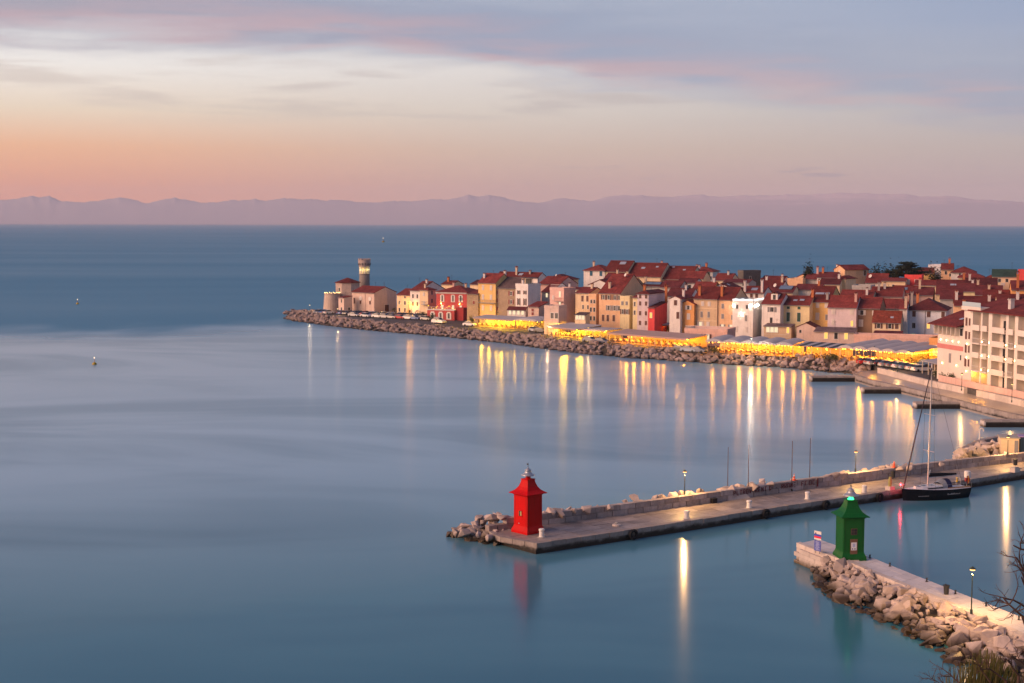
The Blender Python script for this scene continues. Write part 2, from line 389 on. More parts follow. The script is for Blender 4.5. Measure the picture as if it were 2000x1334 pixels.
def boulder(parent, meshes, p, size, flat=1.0, name='boulder'):
    o = put(name, rng.choice(meshes), parent, p, 0)
    o.rotation_euler = (rng.uniform(-.5, .5), rng.uniform(-.5, .5), rng.uniform(0, 6.28))
    o.scale = (size * rng.uniform(.85, 1.2), size * rng.uniform(.85, 1.15), size * flat * rng.uniform(.8, 1.15)); return o
def poly_at(pl, t):
    L = [0.0]
    for a, c in zip(pl, pl[1:]): L.append(L[-1] + math.hypot(c[0]-a[0], c[1]-a[1]))
    d = t * L[-1]
    for i in range(len(pl) - 1):
        if d <= L[i+1] + 1e-6:
            k = (d - L[i]) / max(1e-9, L[i+1] - L[i]); return (pl[i][0] + (pl[i+1][0]-pl[i][0]) * k, pl[i][1] + (pl[i+1][1]-pl[i][1]) * k)
    return pl[-1][:2]
def plen(pl): return sum(math.hypot(c[0]-a[0], c[1]-a[1]) for a, c in zip(pl, pl[1:]))
def quad_block(p, a0, a1, b0, b1, z0, z1, name, mt, gap=0.012, taper=0.0):
    "a block over the quad a0-a1 (front) b0-b1 (back), pulled in a little so that a joint stays open"
    c = Vector(((a0[0]+a1[0]+b0[0]+b1[0])/4, (a0[1]+a1[1]+b0[1]+b1[1])/4))
    pts = []
    for t in (a0, a1, b1, b0):
        d = Vector(t[:2]) - c; d = d * max(0.0, 1 - gap / max(0.05, d.length) * 1.5); pts.append((d.x, d.y))
    top = [(x * (1 - taper), y * (1 - taper)) for x, y in pts]
    return MB().prism(pts, z0, z1, top).obj(name, mt, p, (c.x, c.y, 0))

# ------------------------------------------------------------------ the long mole with the red light tower
ZA = 1.1
A_FRONT = [(2.5, 141.05), (18.9, 152.0), (30.19, 159.9), (45.67, 169.9), (57.1, 177.4), (66.44, 183.94), (100, 206.5)]
A_WALL = [(-2.35, 146.73), (3.29, 149.9), (15.4, 157.25), (22.98, 162.3), (33.96, 169.9), (44.79, 176.7), (54.45, 183.2), (68.87, 191.2), (104, 211)]
mole = thing('stone_mole', 'long stone mole with low parapet wall carrying the red light tower', 'pier', (20, 155, 0))
mo = Vector((20, 155, 0))
def rel(p, o=mo): return (p[0] - o.x, p[1] - o.y)
# core below the deck, set back behind the coping
core = [rel(p) for p in A_FRONT]; back = [rel(p) for p in A_WALL]
n_ = Vector((-0.557, 0.83))
MB().prism([(x + n_.x * .12, y + n_.y * .12) for x, y in core] + [(x + n_.x * 1.2, y + n_.y * 1.2) for x, y in back[::-1]] , -1.5, ZA - 0.10).obj('mole_body', M_QUAY, mole)
NS = 58; NT = 4
for i in range(NS):
    for j in range(NT):
        a0 = poly_at(A_FRONT, i / NS); a1 = poly_at(A_FRONT, (i+1) / NS); c0 = poly_at(A_WALL, i / NS); c1 = poly_at(A_WALL, (i+1) / NS)
        t0 = 0.10 + 0.92 * j / NT; t1 = 0.10 + 0.92 * (j+1) / NT
        L = lambda p, q, t: (p[0] + (q[0]-p[0]) * t - mo.x, p[1] + (q[1]-p[1]) * t - mo.y)
        quad_block(mole, L(a0, c0, t0), L(a1, c1, t0), L(a0, c0, t1), L(a1, c1, t1), ZA - 0.12, ZA + rng.uniform(-.02, .012), 'deck_slab', M_SLAB, 0.012)
NC = 64
for i in range(NC):
    a0 = rel(poly_at(A_FRONT, i / NC)); a1 = rel(poly_at(A_FRONT, (i+1) / NC)); dz_ = rng.uniform(-.03, .02)
    j0 = rng.uniform(-.05, .05)
    quad_block(mole, (a0[0]-n_.x*j0, a0[1]-n_.y*j0), (a1[0]-n_.x*j0, a1[1]-n_.y*j0), (a0[0]+n_.x*.72, a0[1]+n_.y*.72), (a1[0]+n_.x*.72, a1[1]+n_.y*.72), 0.62, ZA + 0.03 + dz_, 'coping_stone', M_QUAY, 0.02)
# tip edge of the mole (short side that faces left)
tip = [A_FRONT[0], (-1.6, 144.3), A_WALL[0]]
for i in range(5):
    a0 = rel(poly_at(tip, i / 5)); a1 = rel(poly_at(tip, (i+1) / 5))
    quad_block(mole, a0, a1, (a0[0]+.5, a0[1]+.45), (a1[0]+.5, a1[1]+.45), 0.60, ZA + 0.035, 'coping_stone', M_QUAY, 0.02)
# parapet: two courses of big blocks and a coping
NW = 60
for c in range(2):
    for i in range(NW):
        o = 0.5 * (c % 2)
        t0, t1 = max(0.0, (i + o - 0.5) / NW), min(1.0, (i + o + 0.5) / NW)
        if t1 - t0 < 0.2 / NW or (c == 1 and t0 < 0.012): continue
        a0 = rel(poly_at(A_WALL, t0)); a1 = rel(poly_at(A_WALL, t1)); w_ = 0.85 - 0.06 * c + rng.uniform(-.02, .02)
        quad_block(mole, (a0[0]+n_.x*.04*c, a0[1]+n_.y*.04*c), (a1[0]+n_.x*.04*c, a1[1]+n_.y*.04*c), (a0[0]+n_.x*w_, a0[1]+n_.y*w_), (a1[0]+n_.x*w_, a1[1]+n_.y*w_), ZA + 0.6 * c - (0.05 if c == 0 else 0), ZA + 0.6 * (c + 1) - 0.03 + (0.02 * rng.random() if c else 0), 'wall_block', M_WALLB, 0.035)
# red lettering daubed on the parapet: worn, partly gone, as separate strokes of paint on the blocks
def wall_frame(t):
    p = poly_at(A_WALL, t); p2 = poly_at(A_WALL, min(1, t + 0.004)); e = Vector((p2[0]-p[0], p2[1]-p[1])).normalized(); return Vector(p), e
GLY = {'R': [((0,0),(0,1)),((0,1),(.6,1)),((.6,1),(.6,.55)),((.6,.55),(0,.5)),((.2,.5),(.65,0))], 'E': [((0,0),(0,1)),((0,1),(.6,1)),((0,.5),(.5,.5)),((0,0),(.6,0))],
 'T': [((.3,0),(.3,1)),((0,1),(.65,1))], 'V': [((0,1),(.3,0)),((.3,0),(.65,1))], 'I': [((.3,0),(.3,1))], 'N': [((0,0),(0,1)),((0,1),(.6,0)),((.6,0),(.6,1))],
 'P': [((0,0),(0,1)),((0,1),(.6,1)),((.6,1),(.6,.5)),((.6,.5),(0,.5))], 'O': [((0,0),(0,1)),((0,1),(.6,1)),((.6,1),(.6,0)),((.6,0),(0,0))], 'A': [((0,0),(.3,1)),((.3,1),(.65,0)),((.12,.4),(.5,.4))],
 'C': [((.6,1),(0,1)),((0,1),(0,0)),((0,0),(.6,0))], "'": [((.3,.7),(.3,1))], 'K': [((0,0),(0,1)),((.6,1),(0,.5)),((0,.5),(.6,0))], 'F': [((0,0),(0,1)),((0,1),(.6,1)),((0,.5),(.5,.5))], 'D': [((0,0),(0,1)),((0,1),(.5,.8)),((.5,.8),(.5,.2)),((.5,.2),(0,0))]}
M_RED_OLD = mat('worn_red_paint', (0.16, 0.035, 0.045), 0.8, 0.4, 4.0)
tw = plen(A_WALL)
def daub(text, px0, px1, zbot=ZA + 0.48, hh=0.52):
    q = MB(); p0 = G(px0, 955 - (px0 - 1430) * 0.155 + 10, ZA + 0.6); p1 = G(px1, 955 - (px1 - 1430) * 0.155 + 10, ZA + 0.6)
    def near(p): return min((i / 800 for i in range(801)), key=lambda t: (poly_at(A_WALL, t)[0] - p.x) ** 2 + (poly_at(A_WALL, t)[1] - p.y) ** 2)
    t0, t1 = near(p0), near(p1); r = random.Random(3)
    for k, chh in enumerate(text):
        if chh not in GLY: continue
        pp, e = wall_frame(t0 + (t1 - t0) * k / len(text)); cw = (t1 - t0) * tw / len(text) * 0.95
        for (xa, ya), (xb, yb) in GLY[chh]:
            if r.random() < 0.10: continue
            A_ = Vector((pp.x + e.x * xa * cw, pp.y + e.y * xa * cw, zbot + ya * hh)); B_ = Vector((pp.x + e.x * xb * cw, pp.y + e.y * xb * cw, zbot + yb * hh))
            nrm = Vector((e.y, -e.x, 0)); up = (B_ - A_).normalized().cross(nrm) * 0.032
            o = nrm * 0.045 - mo; o2 = nrm * 0.005 - mo
            q.add([A_ - up + o, B_ - up + o, B_ + up + o, A_ + up + o, A_ - up + o2, B_ - up + o2, B_ + up + o2, A_ + up + o2], [(0,1,2,3),(0,4,5,1),(1,5,6,2),(2,6,7,3),(3,7,4,0)])
    return q.obj('painted_lettering', M_RED_OLD, mole)
daub("PETROVIRENT", 1430, 1493); daub("D'A RRONE", 1497, 1549); daub("FPOC", 1557, 1584)
q = MB(); pp, e = wall_frame(0.46)
pp_ = G(1605.5, 945, ZA + .6); q.box(-0.1, 0.1, -0.03, 0.02, ZA + 0.15, ZA + 1.15)
t_ = min((i / 800 for i in range(801)), key=lambda t: (poly_at(A_WALL, t)[0] - pp_.x) ** 2 + (poly_at(A_WALL, t)[1] - pp_.y) ** 2)
pp, e = wall_frame(t_); q.obj('painted_mark', M_RED_OLD, mole, (pp.x - mo.x + e.y * 0.03, pp.y - mo.y - e.x * 0.03, 0), math.atan2(e.y, e.x))
# boulders: heap at the tip, and the crest that shows over the parapet
q = MB(); outer = [(p[0] + n_.x * .86, p[1] + n_.y * .86) for p in A_WALL]; foot = [(p[0] + n_.x * 6.0, p[1] + n_.y * 6.0) for p in A_WALL]
nn = len(outer); vs = [(x - mo.x, y - mo.y, 1.5) for x, y in outer] + [(x - mo.x, y - mo.y, -0.8) for x, y in foot]
q.add(vs, [(i, i+1, i+1+nn, i+nn) for i in range(nn-1)]); q.obj('rubble_core', M_CORE, mole)
for i in range(120):
    t = rng.random() ** 0.9; p = poly_at(A_WALL, t); dpt = rng.uniform(0.9, 3.6) + 0.25; s_ = rng.uniform(0.6, 1.35)
    crest = 2.05 - (dpt - 1.1) * 0.55 + rng.uniform(-.1, .15) + (0.12 if t < .55 else -0.12)
    boulder(mole, ROCKS, (p[0] + n_.x * (dpt + s_ * .4) - mo.x, p[1] + n_.y * (dpt + s_ * .4) - mo.y, crest), s_)
for px, py in [(1325,963),(1338,960),(1376,955),(1365,958),(1352,960),(1300,965),(1200,985),(1155,989),(1130,992),(1100,996),(1600,929),(1625,925),(1640,924),(1655,922),(1480,945),(1498,941),(1515,941),(1440,950),(1785,908),(1770,911),(1850,900),(1230,975),(1250,972),(1290,966),(1070,997),(1085,996),(1175,985)]:
    p = G(px, py + 8, 2.2); s_ = rng.uniform(0.75, 1.35); boulder(mole, ROCKS, (p.x - mo.x + n_.x * .9, p.y - mo.y + n_.y * .9, 2.15), s_)
tiprock = [(885,1045,.25),(900,1046,.2),(915,1050,.2),(930,1052,.15),(945,1055,.15),(960,1058,.1),(905,1036,.75),(922,1037,.8),(938,1040,.6),(952,1046,.5),(910,1027,1.2),(926,1025,1.3),(942,1024,1.2),(957,1028,1.1),(938,1014,1.8),(955,1012,1.9),(968,1010,2.0),(975,1008,2.3),(985,1011,2.2),(967,1022,1.4),(950,1034,.8),(975,1052,.4),(990,1058,.2),(897,1040,.4),(915,1042,.5),(931,1032,1.0),(945,1017,1.6),(965,1036,.9),(980,1043,.7),(995,1050,.5),(878,1047,.0),(890,1049,.0),(1005,1062,.0),(920,1056,.0),(948,1062,.0),(972,1064,.0)]
for px, py, z in tiprock:
    p = G(px, py, z); boulder(mole, ROCKS, (p.x - mo.x, p.y - mo.y, z), rng.uniform(0.85, 1.5), 0.95)
for i in range(34):
    px = rng.uniform(884, 1000); z = rng.uniform(0, 1.3); p = G(px, rng.uniform(1030, 1052), z); boulder(mole, ROCKS, (p.x - mo.x, p.y - mo.y + 1.2, z - .25), rng.uniform(.7, 1.3))
q = MB(); q.prism([rel(G(x, y, 0)) for x, y in ((893,1050),(940,1062),(1010,1066),(1010,1030),(960,1025),(915,1038))], -1, 0.3, [rel(G(x, y, 0)) for x, y in ((925,1046),(950,1050),(1000,1052),(1000,1035),(965,1032),(930,1040))]); q.obj('rubble_core', M_CORE, mole)

# ------------------------------------------------------------------ light towers
def solve_square(xl, xc, xr, corner):
    "turn of a square plan whose near corner stands at `corner` and whose outer corners show at xl and xr"
    best = None
    for k in range(50, 860):
        th = R(k / 10); w1 = side_len(corner, xl, (-math.cos(th), math.sin(th))); w2 = side_len(corner, xr, (math.sin(th), math.cos(th)))
        if w1 and w2 and (best is None or abs(w1 - w2) < best[0]): best = (abs(w1 - w2), th, (w1 + w2) / 2)
    return best[1], best[2]
def side_len(c, px, d):
    lo, hi = 0.0, 120.0; f = lambda w: proj((c[0] + d[0] * w, c[1] + d[1] * w, c[2]))[0] - px
    if f(lo) * f(hi) > 0: return None
    s0 = f(lo) > 0
    for _ in range(45):
        md = (lo + hi) / 2
        if (f(md) > 0) == s0: lo = md
        else: hi = md
    return lo
M_STEEL = mat('grey_zinc', (0.42, 0.44, 0.48), 0.35, 0.12, 2.0, metal=0.5)
M_GLASSD = mat('dark_glass', (0.02, 0.022, 0.026), 0.12, 0.0, spec=0.6)
def tower(name, label, corner, th, s, col, zb, kind):
    k = math.sqrt(2); h = s / 2
    cx = corner.x - (math.cos(th) * h - math.sin(th) * h); cy_ = corner.y + (math.sin(th) * h + math.cos(th) * h)
    t = thing(name, label, 'light tower', (cx, cy_, zb), -th)
    mp = mat(name + '_paint', col, 0.5, 0.10, 1.2, 0.12, 7.0, 0.15, dirt=0.40)
    MB().lathe([((h+.20)*k, 0), ((h+.20)*k, .22), ((h+.17)*k, .36), ((h+.05)*k, .62), (h*k, .78), (h*k, 3.92), ((h+.10)*k, 4.02), ((h+.10)*k, 4.08)], 4, ph=math.pi/4).obj('body', mp, t)
    rf = MB().lathe([((h+.37)*k, 4.08), ((h+.39)*k, 4.15), ((h+.16)*k, 4.27), ((h-.12)*k, 4.48), ((h-.34)*k, 4.80), ((h-.48)*k, 5.18), ((h-.545)*k, 5.48), ((h-.49)*k, 5.50), ((h-.49)*k, 5.58)], 4, ph=math.pi/4).obj('roof', mp, t)
    # sunk panel seams on each face
    q = MB()
    for a in range(4):
        c_, s_ = math.cos(a * math.pi/2), math.sin(a * math.pi/2)
        for x0, x1 in ((-h+.16, -h+.19), (h-.19, h-.16)):
            pts = [(x0, -h-.008), (x1, -h-.008), (x1, -h+.05), (x0, -h+.05)]; q.prism([(x*c_ - y*s_, x*s_ + y*c_) for x, y in pts], 0.85, 3.85)
    q.obj('panel_seam', mat(name + '_seam', tuple(x * .35 for x in col), .6, 0), t)
    lan = MB().lathe([(.30, 5.58), (.30, 5.66), (.22, 5.66), (.22, 5.92)], 14).obj('lantern', [glow(name + '_lens', (0.05, 1, 0.30), 3.0) if kind == 'green' else mp], t, smooth=False)
    q = MB()
    for a in range(6): q.tube((.27*math.cos(a*1.047), .27*math.sin(a*1.047), 5.62), (.30*math.cos(a*1.047), .30*math.sin(a*1.047), 5.96), .018)
    q.obj('lantern_bar', mat(name + '_bar', tuple(x * .8 for x in col), .5, 0), lan)
    cap = MB().lathe([(.25, 5.90), (.72, 5.93), (.74, 5.98), (.55, 6.06), (.38, 6.22), (.30, 6.42), (.34, 6.45), (.34, 6.49), (.22, 6.58), (.10, 6.68), (.03, 6.78)], 20).obj('cap', M_STEEL, t, smooth=True)
    if kind == 'red': MB().tube((0, 0, 6.7), (0, 0, 7.25), .022).box(-.2, .06, -.012, .012, 7.0, 7.14).obj('weather_vane', M_DARK, cap)
    else: MB().tube((0, 0, 6.7), (0, 0, 6.95), .04).obj('finial', M_DARK, cap)
    if kind == 'red':
        f = MB().box(-.27, .27, -h-.05, -h+.05, 1.72, 2.42).obj('window', mp, t)
        MB().box(-.20, .20, -h-.056, -h-.03, 1.80, 2.34).obj('pane', M_GLASSD, f)
        MB().box(.02, .17, -h-.066, -h-.05, 1.84, 2.30).box(-.20,-.17,-h-.066,-h-.05,1.8,2.34).obj('lit_panel', mat('window_brass', (.55, .42, .15), .5, .1), f)
        MB().box(-.30, -.16, -h-.03, -h+.02, .95, 1.05).obj('lock_plate', M_STEEL, t)
    else:
        # the door face is the one on the right of the near corner (+x)
        f = MB().box(h-.05, h+.035, -.30, .30, 2.42, 3.02).obj('window', mat('window_rust', (.10, .06, .045), .7, .2, 3), t)
        for iy in (0, 1):
            for iz in (0, 1): MB().box(h, h+.045, -.25+.27*iy, -.02+.27*iy, 2.47+.27*iz, 2.70+.27*iz).obj('pane', M_GLASSD, f)
        d = MB().box(h-.05, h+.05, -.34, .34, .12, 2.02).obj('door', mat('door_brown', (.17, .09, .06), .6, .2, 2), t)
        MB().box(h+.05, h+.06, -.27, .27, .98, 1.72).obj('notice', mat('notice_paper', (.72, .72, .76), .6, .05), d)
        MB().box(h+.06, h+.065, -.13, .13, 1.28, 1.62).obj('notice_picture', mat('notice_blue', (.42, .48, .70), .6, .05), d)
        MB().lathe([(.055, 1.05), (.055, 1.18)], 8, h+.045, -.13).lathe([(.055, 1.05), (.055, 1.18)], 8, h+.045, .10).obj('notice_mark', mat('notice_ink', (.10, .10, .22), .6, 0), d)
        MB().box(h-.05, h+.28, -.45, .45, 0, .10).obj('doorstep', M_PALE, t)
        MB().box(-.10, .04, -h-.03, -h+.02, 3.3, 3.4).obj('vent', M_DARK, t)
    return t
c_red = G(1030, 1044.5, ZA); th_, s_ = solve_square(1003.6, 1030, 1058.5, c_red)
tower('red_light_tower', 'red square light tower with flared roof at the end of the mole', c_red, th_, s_, (0.56, 0.003, 0.003), ZA, 'red')
ZB = 1.8
c_grn = G(1646.5, 1095.5, ZB); th2, s2 = solve_square(1631.5, 1646.5, 1687, c_grn)
tower('green_light_tower', 'green square light tower with brown door on the pale pier', c_grn, th2, s2, (0.006, 0.105, 0.022), ZB, 'green')

# ------------------------------------------------------------------ the short pale pier with the green tower
B_R = [(30.4, 140.2), (33.6, 133.0), (35.26, 127.64), (36.3, 124.6), (40.7, 111.65), (46.5, 94)]
B_L = [(27.9, 138.2), (29.3, 134.4), (31.3, 129.9), (32.6, 125.5), (34.84, 119.18), (36.9, 112.9), (38.3, 108.0), (43.0, 92)]
bo = Vector((34, 120, 0)); relb = lambda p: (p[0] - bo.x, p[1] - bo.y)
pier = thing('harbour_pier', 'short pale stone pier with boulder bank carrying the green light tower', 'pier', bo)
MB().prism([relb(p) for p in B_L] + [relb(p) for p in B_R[::-1]], -1.5, ZB - .10).obj('pier_body', M_PALE, pier)
NS = 30
for i in range(NS):
    a0, a1, c0, c1 = relb(poly_at(B_L, i/NS)), relb(poly_at(B_L, (i+1)/NS)), relb(poly_at(B_R, i/NS)), relb(poly_at(B_R, (i+1)/NS))
    for j in range(3):
        t0, t1 = .16 + .84 * j / 3, .16 + .84 * (j+1) / 3; L = lambda p, q, t: (p[0] + (q[0]-p[0]) * t, p[1] + (q[1]-p[1]) * t)
        quad_block(pier, L(a0, c0, t0), L(a1, c1, t0), L(a0, c0, t1 + (.02 if j == 2 else 0)), L(a1, c1, t1 + (.02 if j == 2 else 0)), ZB - .14, ZB + rng.uniform(-.012, .012), 'deck_slab', M_SLABW, .012)
    quad_block(pier, L(a0, c0, -.02), L(a1, c1, -.02), L(a0, c0, .155), L(a1, c1, .155), ZB - .3, ZB + .12 + rng.uniform(-.015, .015), 'kerb_stone', M_PALE, .012)
# coursed blocks on the exposed end of the pier
for c in range(4):
    for i in range(7):
        t0, t1 = (i + .5 * (c % 2)) / 26, (i + 1 + .5 * (c % 2)) / 26
        a0, a1 = relb(poly_at(B_L, t0)), relb(poly_at(B_L, t1)); e = Vector((a1[0]-a0[0], a1[1]-a0[1])).normalized(); nn_ = Vector((e.y, -e.x)) * -1
        k = .05 + .07 * (3 - c)
        quad_block(pier, (a0[0]-nn_.x*-k, a0[1]-nn_.y*-k), (a1[0]-nn_.x*-k, a1[1]-nn_.y*-k), (a0[0]-nn_.x*.3, a0[1]-nn_.y*.3), (a1[0]-nn_.x*.3, a1[1]-nn_.y*.3), -.1 + .40 * c, -.1 + .40 * (c+1) - .012, 'end_block', M_PALE, .010)
BW = [(29.0, 133.4), (28.3, 129.65), (28.3, 124.5), (30.2, 119.3), (31.7, 113.0), (33.3, 108.2), (37.5, 92)]
q = MB(); Lw, Ll = [relb(poly_at(BW, i/20)) for i in range(21)], [relb(poly_at(B_L, .10 + .9*i/20)) for i in range(21)]
q.add([(x, y, -.6) for x, y in Lw] + [(x, y, 1.25) for x, y in Ll], [(i, i+1, i+22, i+21) for i in range(20)]); q.obj('rubble_core', M_CORE, pier)
for i in range(284):
    t = rng.random(); u = (i % 9) / 8 + rng.uniform(-.07, .07); u = max(-.04, min(1.0, u))
    pw = poly_at(BW, t); pl_ = poly_at(B_L, .10 + .90 * t)
    s_ = rng.choice([.45, .6, .75, .9, 1.0, 1.2, 1.45, 1.6]) * rng.uniform(.9, 1.15)
    x = pw[0] + (pl_[0] - .35 - pw[0]) * u; y = pw[1] + (pl_[1] - pw[1]) * u; z = -.15 + 1.85 * u + rng.uniform(-.12, .14)
    if u > .93: s_ = min(s_, .9)
    boulder(pier, ROCKS, (x - bo.x, y - bo.y, z - s_ * .10), s_ * 1.12)
r9 = random.Random(31); q = MB()
for i in range(260):
    t = r9.random(); u = r9.uniform(-.03, .97); pw = poly_at(BW, t); pl_ = poly_at(B_L, .10 + .90 * t); s_ = r9.uniform(.35, .85)
    me = r9.choice(ROCKS); M_ = Matrix.Translation((pw[0] + (pl_[0] - .3 - pw[0]) * u - bo.x, pw[1] + (pl_[1] - pw[1]) * u - bo.y, -.15 + 1.7 * u + r9.uniform(-.05, .12))) @ Matrix.Rotation(r9.uniform(0, 6.28), 4, 'Z') @ Matrix.Rotation(r9.uniform(-.7, .7), 4, 'X') @ Matrix.Diagonal((s_, s_ * .9, s_ * .9, 1))
    q.add([M_ @ v.co for v in me.vertices], [tuple(f.vertices) for f in me.polygons])
stuff(q.obj('rubble', M_ROCK, pier))
for i in range(14):
    t = rng.uniform(.0, .09); p = poly_at(BW, t * .6); boulder(pier, ROCKS, (p[0] - bo.x + rng.uniform(-.3, .8), p[1] - bo.y + rng.uniform(-1, 1.2), rng.uniform(-.1, .5)), rng.uniform(.5, .9))

# ------------------------------------------------------------------ street lamps
def street_lamp(px, py, z, h, label, power=420, col=WARM, group='lit lamp posts', tall=False, bulb=2200.0, head=1.0, glowc=2.6):
    p = G(px, py, z) if not isinstance(px, Vector) else px
    t = thing('street_lamp', label, 'street lamp', p, 0, group)
    MB().lathe([(.11*head, 0), (.11*head, .35), (.06*head, .42), (.04*head, h - .42), (.045*head, h - .36)], 8).obj('post', M_POST, t, smooth=False)
    hd = MB().lathe([(.05*head, h - .36), (.06*head, h - .34), (.03*head, h - .30)], 10).lathe([(.26*head, h + .10), (.27*head, h + .13), (.10*head, h + .25), (.03*head, h + .32)], 12).obj('lamp_head', M_POST, t)
    MB().lathe([(.10*head, h - .03), (.20*head, h), (.22*head, h + .07), (.20*head, h + .10)], 10).obj('bulb', glow('lamp_bulb_%s' % (col,), col, glowc), hd)
    lamp(t, (0, 0, h - .12), bulb * .75, col, .10)
    return t
street_lamp(1337, 966, 2.3, 2.55, 'lit lamp post on the parapet, nearest the red tower', 520)
street_lamp(1671, 921, 2.3, 2.4, 'lit lamp post on the parapet, left of the sailing yacht', 520)
street_lamp(1968, 888, 2.3, 2.3, 'lit lamp post over the boulders beside the cream shed', 620)
street_lamp(1897, 1199, ZB + .12, 3.55, 'lit lamp post on the kerb of the pale pier', 520)
# ------------------------------------------------------------------ town ground, shore bank
ZT = 2.2
SHORE_PX = [(555,621),(575,627),(640,636),(700,643),(775,650),(850,656),(925,664),(1000,672),(1075,683),(1150,692),(1225,699),(1300,704),(1400,711),(1500,716),(1600,725),(1650,730),(1682,733)]
SHORE = [tuple(G(x, y, 0)[:2]) for x, y in SHORE_PX]
def offs(pl, d):
    out = []
    for i, p in enumerate(pl):
        a, c = pl[max(0, i-1)], pl[min(len(pl)-1, i+1)]; e = Vector((c[0]-a[0], c[1]-a[1])).normalized(); out.append((p[0] - e.y * d, p[1] + e.x * d))
    return out
SH_TOP = offs(SHORE, 4.6); SH_TOP[0] = (SHORE[0][0] + 4.5, SHORE[0][1] + 1.5)
LOWW = [(78.74, 304.61), (80.6, 292.0), (82.46, 279.89), (85.6, 267.0), (88.6, 254.75), (90.5, 244.0), (93.5, 228), (97, 214)]
QUAY = [(72.3, 302.0), (71.9, 298.6), (73.2, 287.5), (76.1, 277.55), (78.4, 266.27), (80.5, 254.0), (82.3, 243.5), (84.6, 234.4), (88.5, 218)]
M_ROAD = mat('road_asphalt', (0.085, 0.078, 0.078), 0.7, 0.25, 0.5, 0.2, 9)
M_PAVE = mat('promenade_paving', (0.34, 0.29, 0.26), 0.32, 0.22, 0.7, 0.25, 6)
struct(MB().prism(SH_TOP + LOWW + [(150, 190), (320, 260), (330, 560), (120, 560), (20, 545), (-30, 528), (-66, 512), (-78, 500)], -2, ZT).obj('town_ground', M_ROAD))
struct(MB().prism(QUAY + LOWW[::-1] + [(79.5, 309.5), (76.0, 309.5)], -2, 1.3).obj('promenade', M_PAVE))
q = MB(); nn = len(SHORE); q.add([(x, y, -.7) for x, y in SHORE] + [(x, y, ZT + .02) for x, y in SH_TOP], [(i, i+1, i+1+nn, i+nn) for i in range(nn-1)])
bank = thing('shore_rock_bank', 'long bank of brownish boulders along the town shore', 'rock bank', (0, 398, 0)); ko = Vector((0, 398, 0))
q.v = [(x, y - 398, z) for x, y, z in q.v]; q.obj('rubble_core', M_CORE, bank)
r3 = random.Random(21); spots = []
LS = plen(SHORE)
for i in range(1500):
    t = r3.random(); u = (i % 7) / 6 + r3.uniform(-.08, .08); a = poly_at(SHORE, t); c = poly_at(SH_TOP, t)
    s_ = r3.uniform(.9, 2.0); x = a[0] + (c[0]-a[0]) * u; y = a[1] + (c[1]-a[1]) * u; z = -.25 + 2.35 * max(0, u) ** .85 + r3.uniform(-.2, .25)
    spots.append((y, (x, y, z), s_))
for i in range(70):
    p = G(r3.uniform(556, 640), r3.uniform(607, 616), 2.0); spots.append((p.y, (p.x, p.y, r3.uniform(1.6, 2.6)), r3.uniform(.9, 1.7)))
spots.sort(); q = MB()
for k, (_, p, s_) in enumerate(spots):
    if k < 300: boulder(bank, ROCKS2, (p[0], p[1] - 398, p[2]), s_)
    else:
        me = r3.choice(ROCKS2); M_ = Matrix.Translation((p[0], p[1] - 398, p[2])) @ Matrix.Rotation(r3.uniform(0, 6.28), 4, 'Z') @ Matrix.Rotation(r3.uniform(-.6, .6), 4, 'X') @ Matrix.Diagonal((s_ * r3.uniform(.85, 1.2), s_ * r3.uniform(.85, 1.2), s_ * r3.uniform(.8, 1.1), 1))
        q.add([M_ @ v.co for v in me.vertices], [tuple(f.vertices) for f in me.polygons])
stuff(q.obj('boulders', M_ROCK2, bank))

# ------------------------------------------------------------------ houses
def roof_mat(key, col, lighter):
    if key in _mc: return _mc[key]
    m_ = mat(key, col, 0.82, 0.30, 0.8, 0.0, spec=0.2, col2=lighter, rnd=0.26); t = m_.node_tree; z = NB(t); bs = t.nodes['Principled BSDF']
    tc_ = z.new('ShaderNodeTexCoord'); s = z.new('ShaderNodeSeparateXYZ'); t.links.new(tc_.outputs['Object'], s.inputs[0])
    # rows of barrel tiles: ridges run down the slope, courses across; weathered tiles differ in tone
    wv = z.math('MULTIPLY', z.math('SINE', z.math('MULTIPLY', z.math('ADD', s.outputs[0], z.math('MULTIPLY', s.outputs[1], 0.37)), 20.0)), 0.5)
    cell = z.new('ShaderNodeTexVoronoi'); cell.inputs['Scale'].default_value = 2.6; t.links.new(tc_.outputs['Object'], cell.inputs['Vector'])
    src = bs.inputs['Base Color'].links[0].from_socket
    g = z.new('ShaderNodeSeparateColor'); t.links.new(cell.outputs['Color'], g.inputs[0]); gg = z.math('MULTIPLY_ADD', g.outputs[0], 0.42, 0.78)
    t.links.new(z.mix(1.0, src, z.vec(gg, gg, gg), 'MULTIPLY'), bs.inputs['Base Color'])
    bn = z.new('ShaderNodeBump'); bn.inputs['Strength'].default_value = 0.5; bn.inputs['Distance'].default_value = 0.06; t.links.new(wv, bn.inputs['Height']); t.links.new(bn.outputs[0], bs.inputs['Normal'])
    return m_
ROOFS = {'r': roof_mat('red_tile', (0.155, 0.028, 0.027), (0.27, 0.056, 0.048)), 'd': roof_mat('dark_tile', (0.10, 0.023, 0.027), (0.19, 0.044, 0.045)),
         'o': roof_mat('orange_tile', (0.27, 0.050, 0.035), (0.40, 0.095, 0.060)), 'k': roof_mat('brown_grey_tile', (0.13, 0.085, 0.09), (0.22, 0.15, 0.15)),
         'G': roof_mat('green_roof_sheet', (0.03, 0.07, 0.06), (0.05, 0.10, 0.08))}
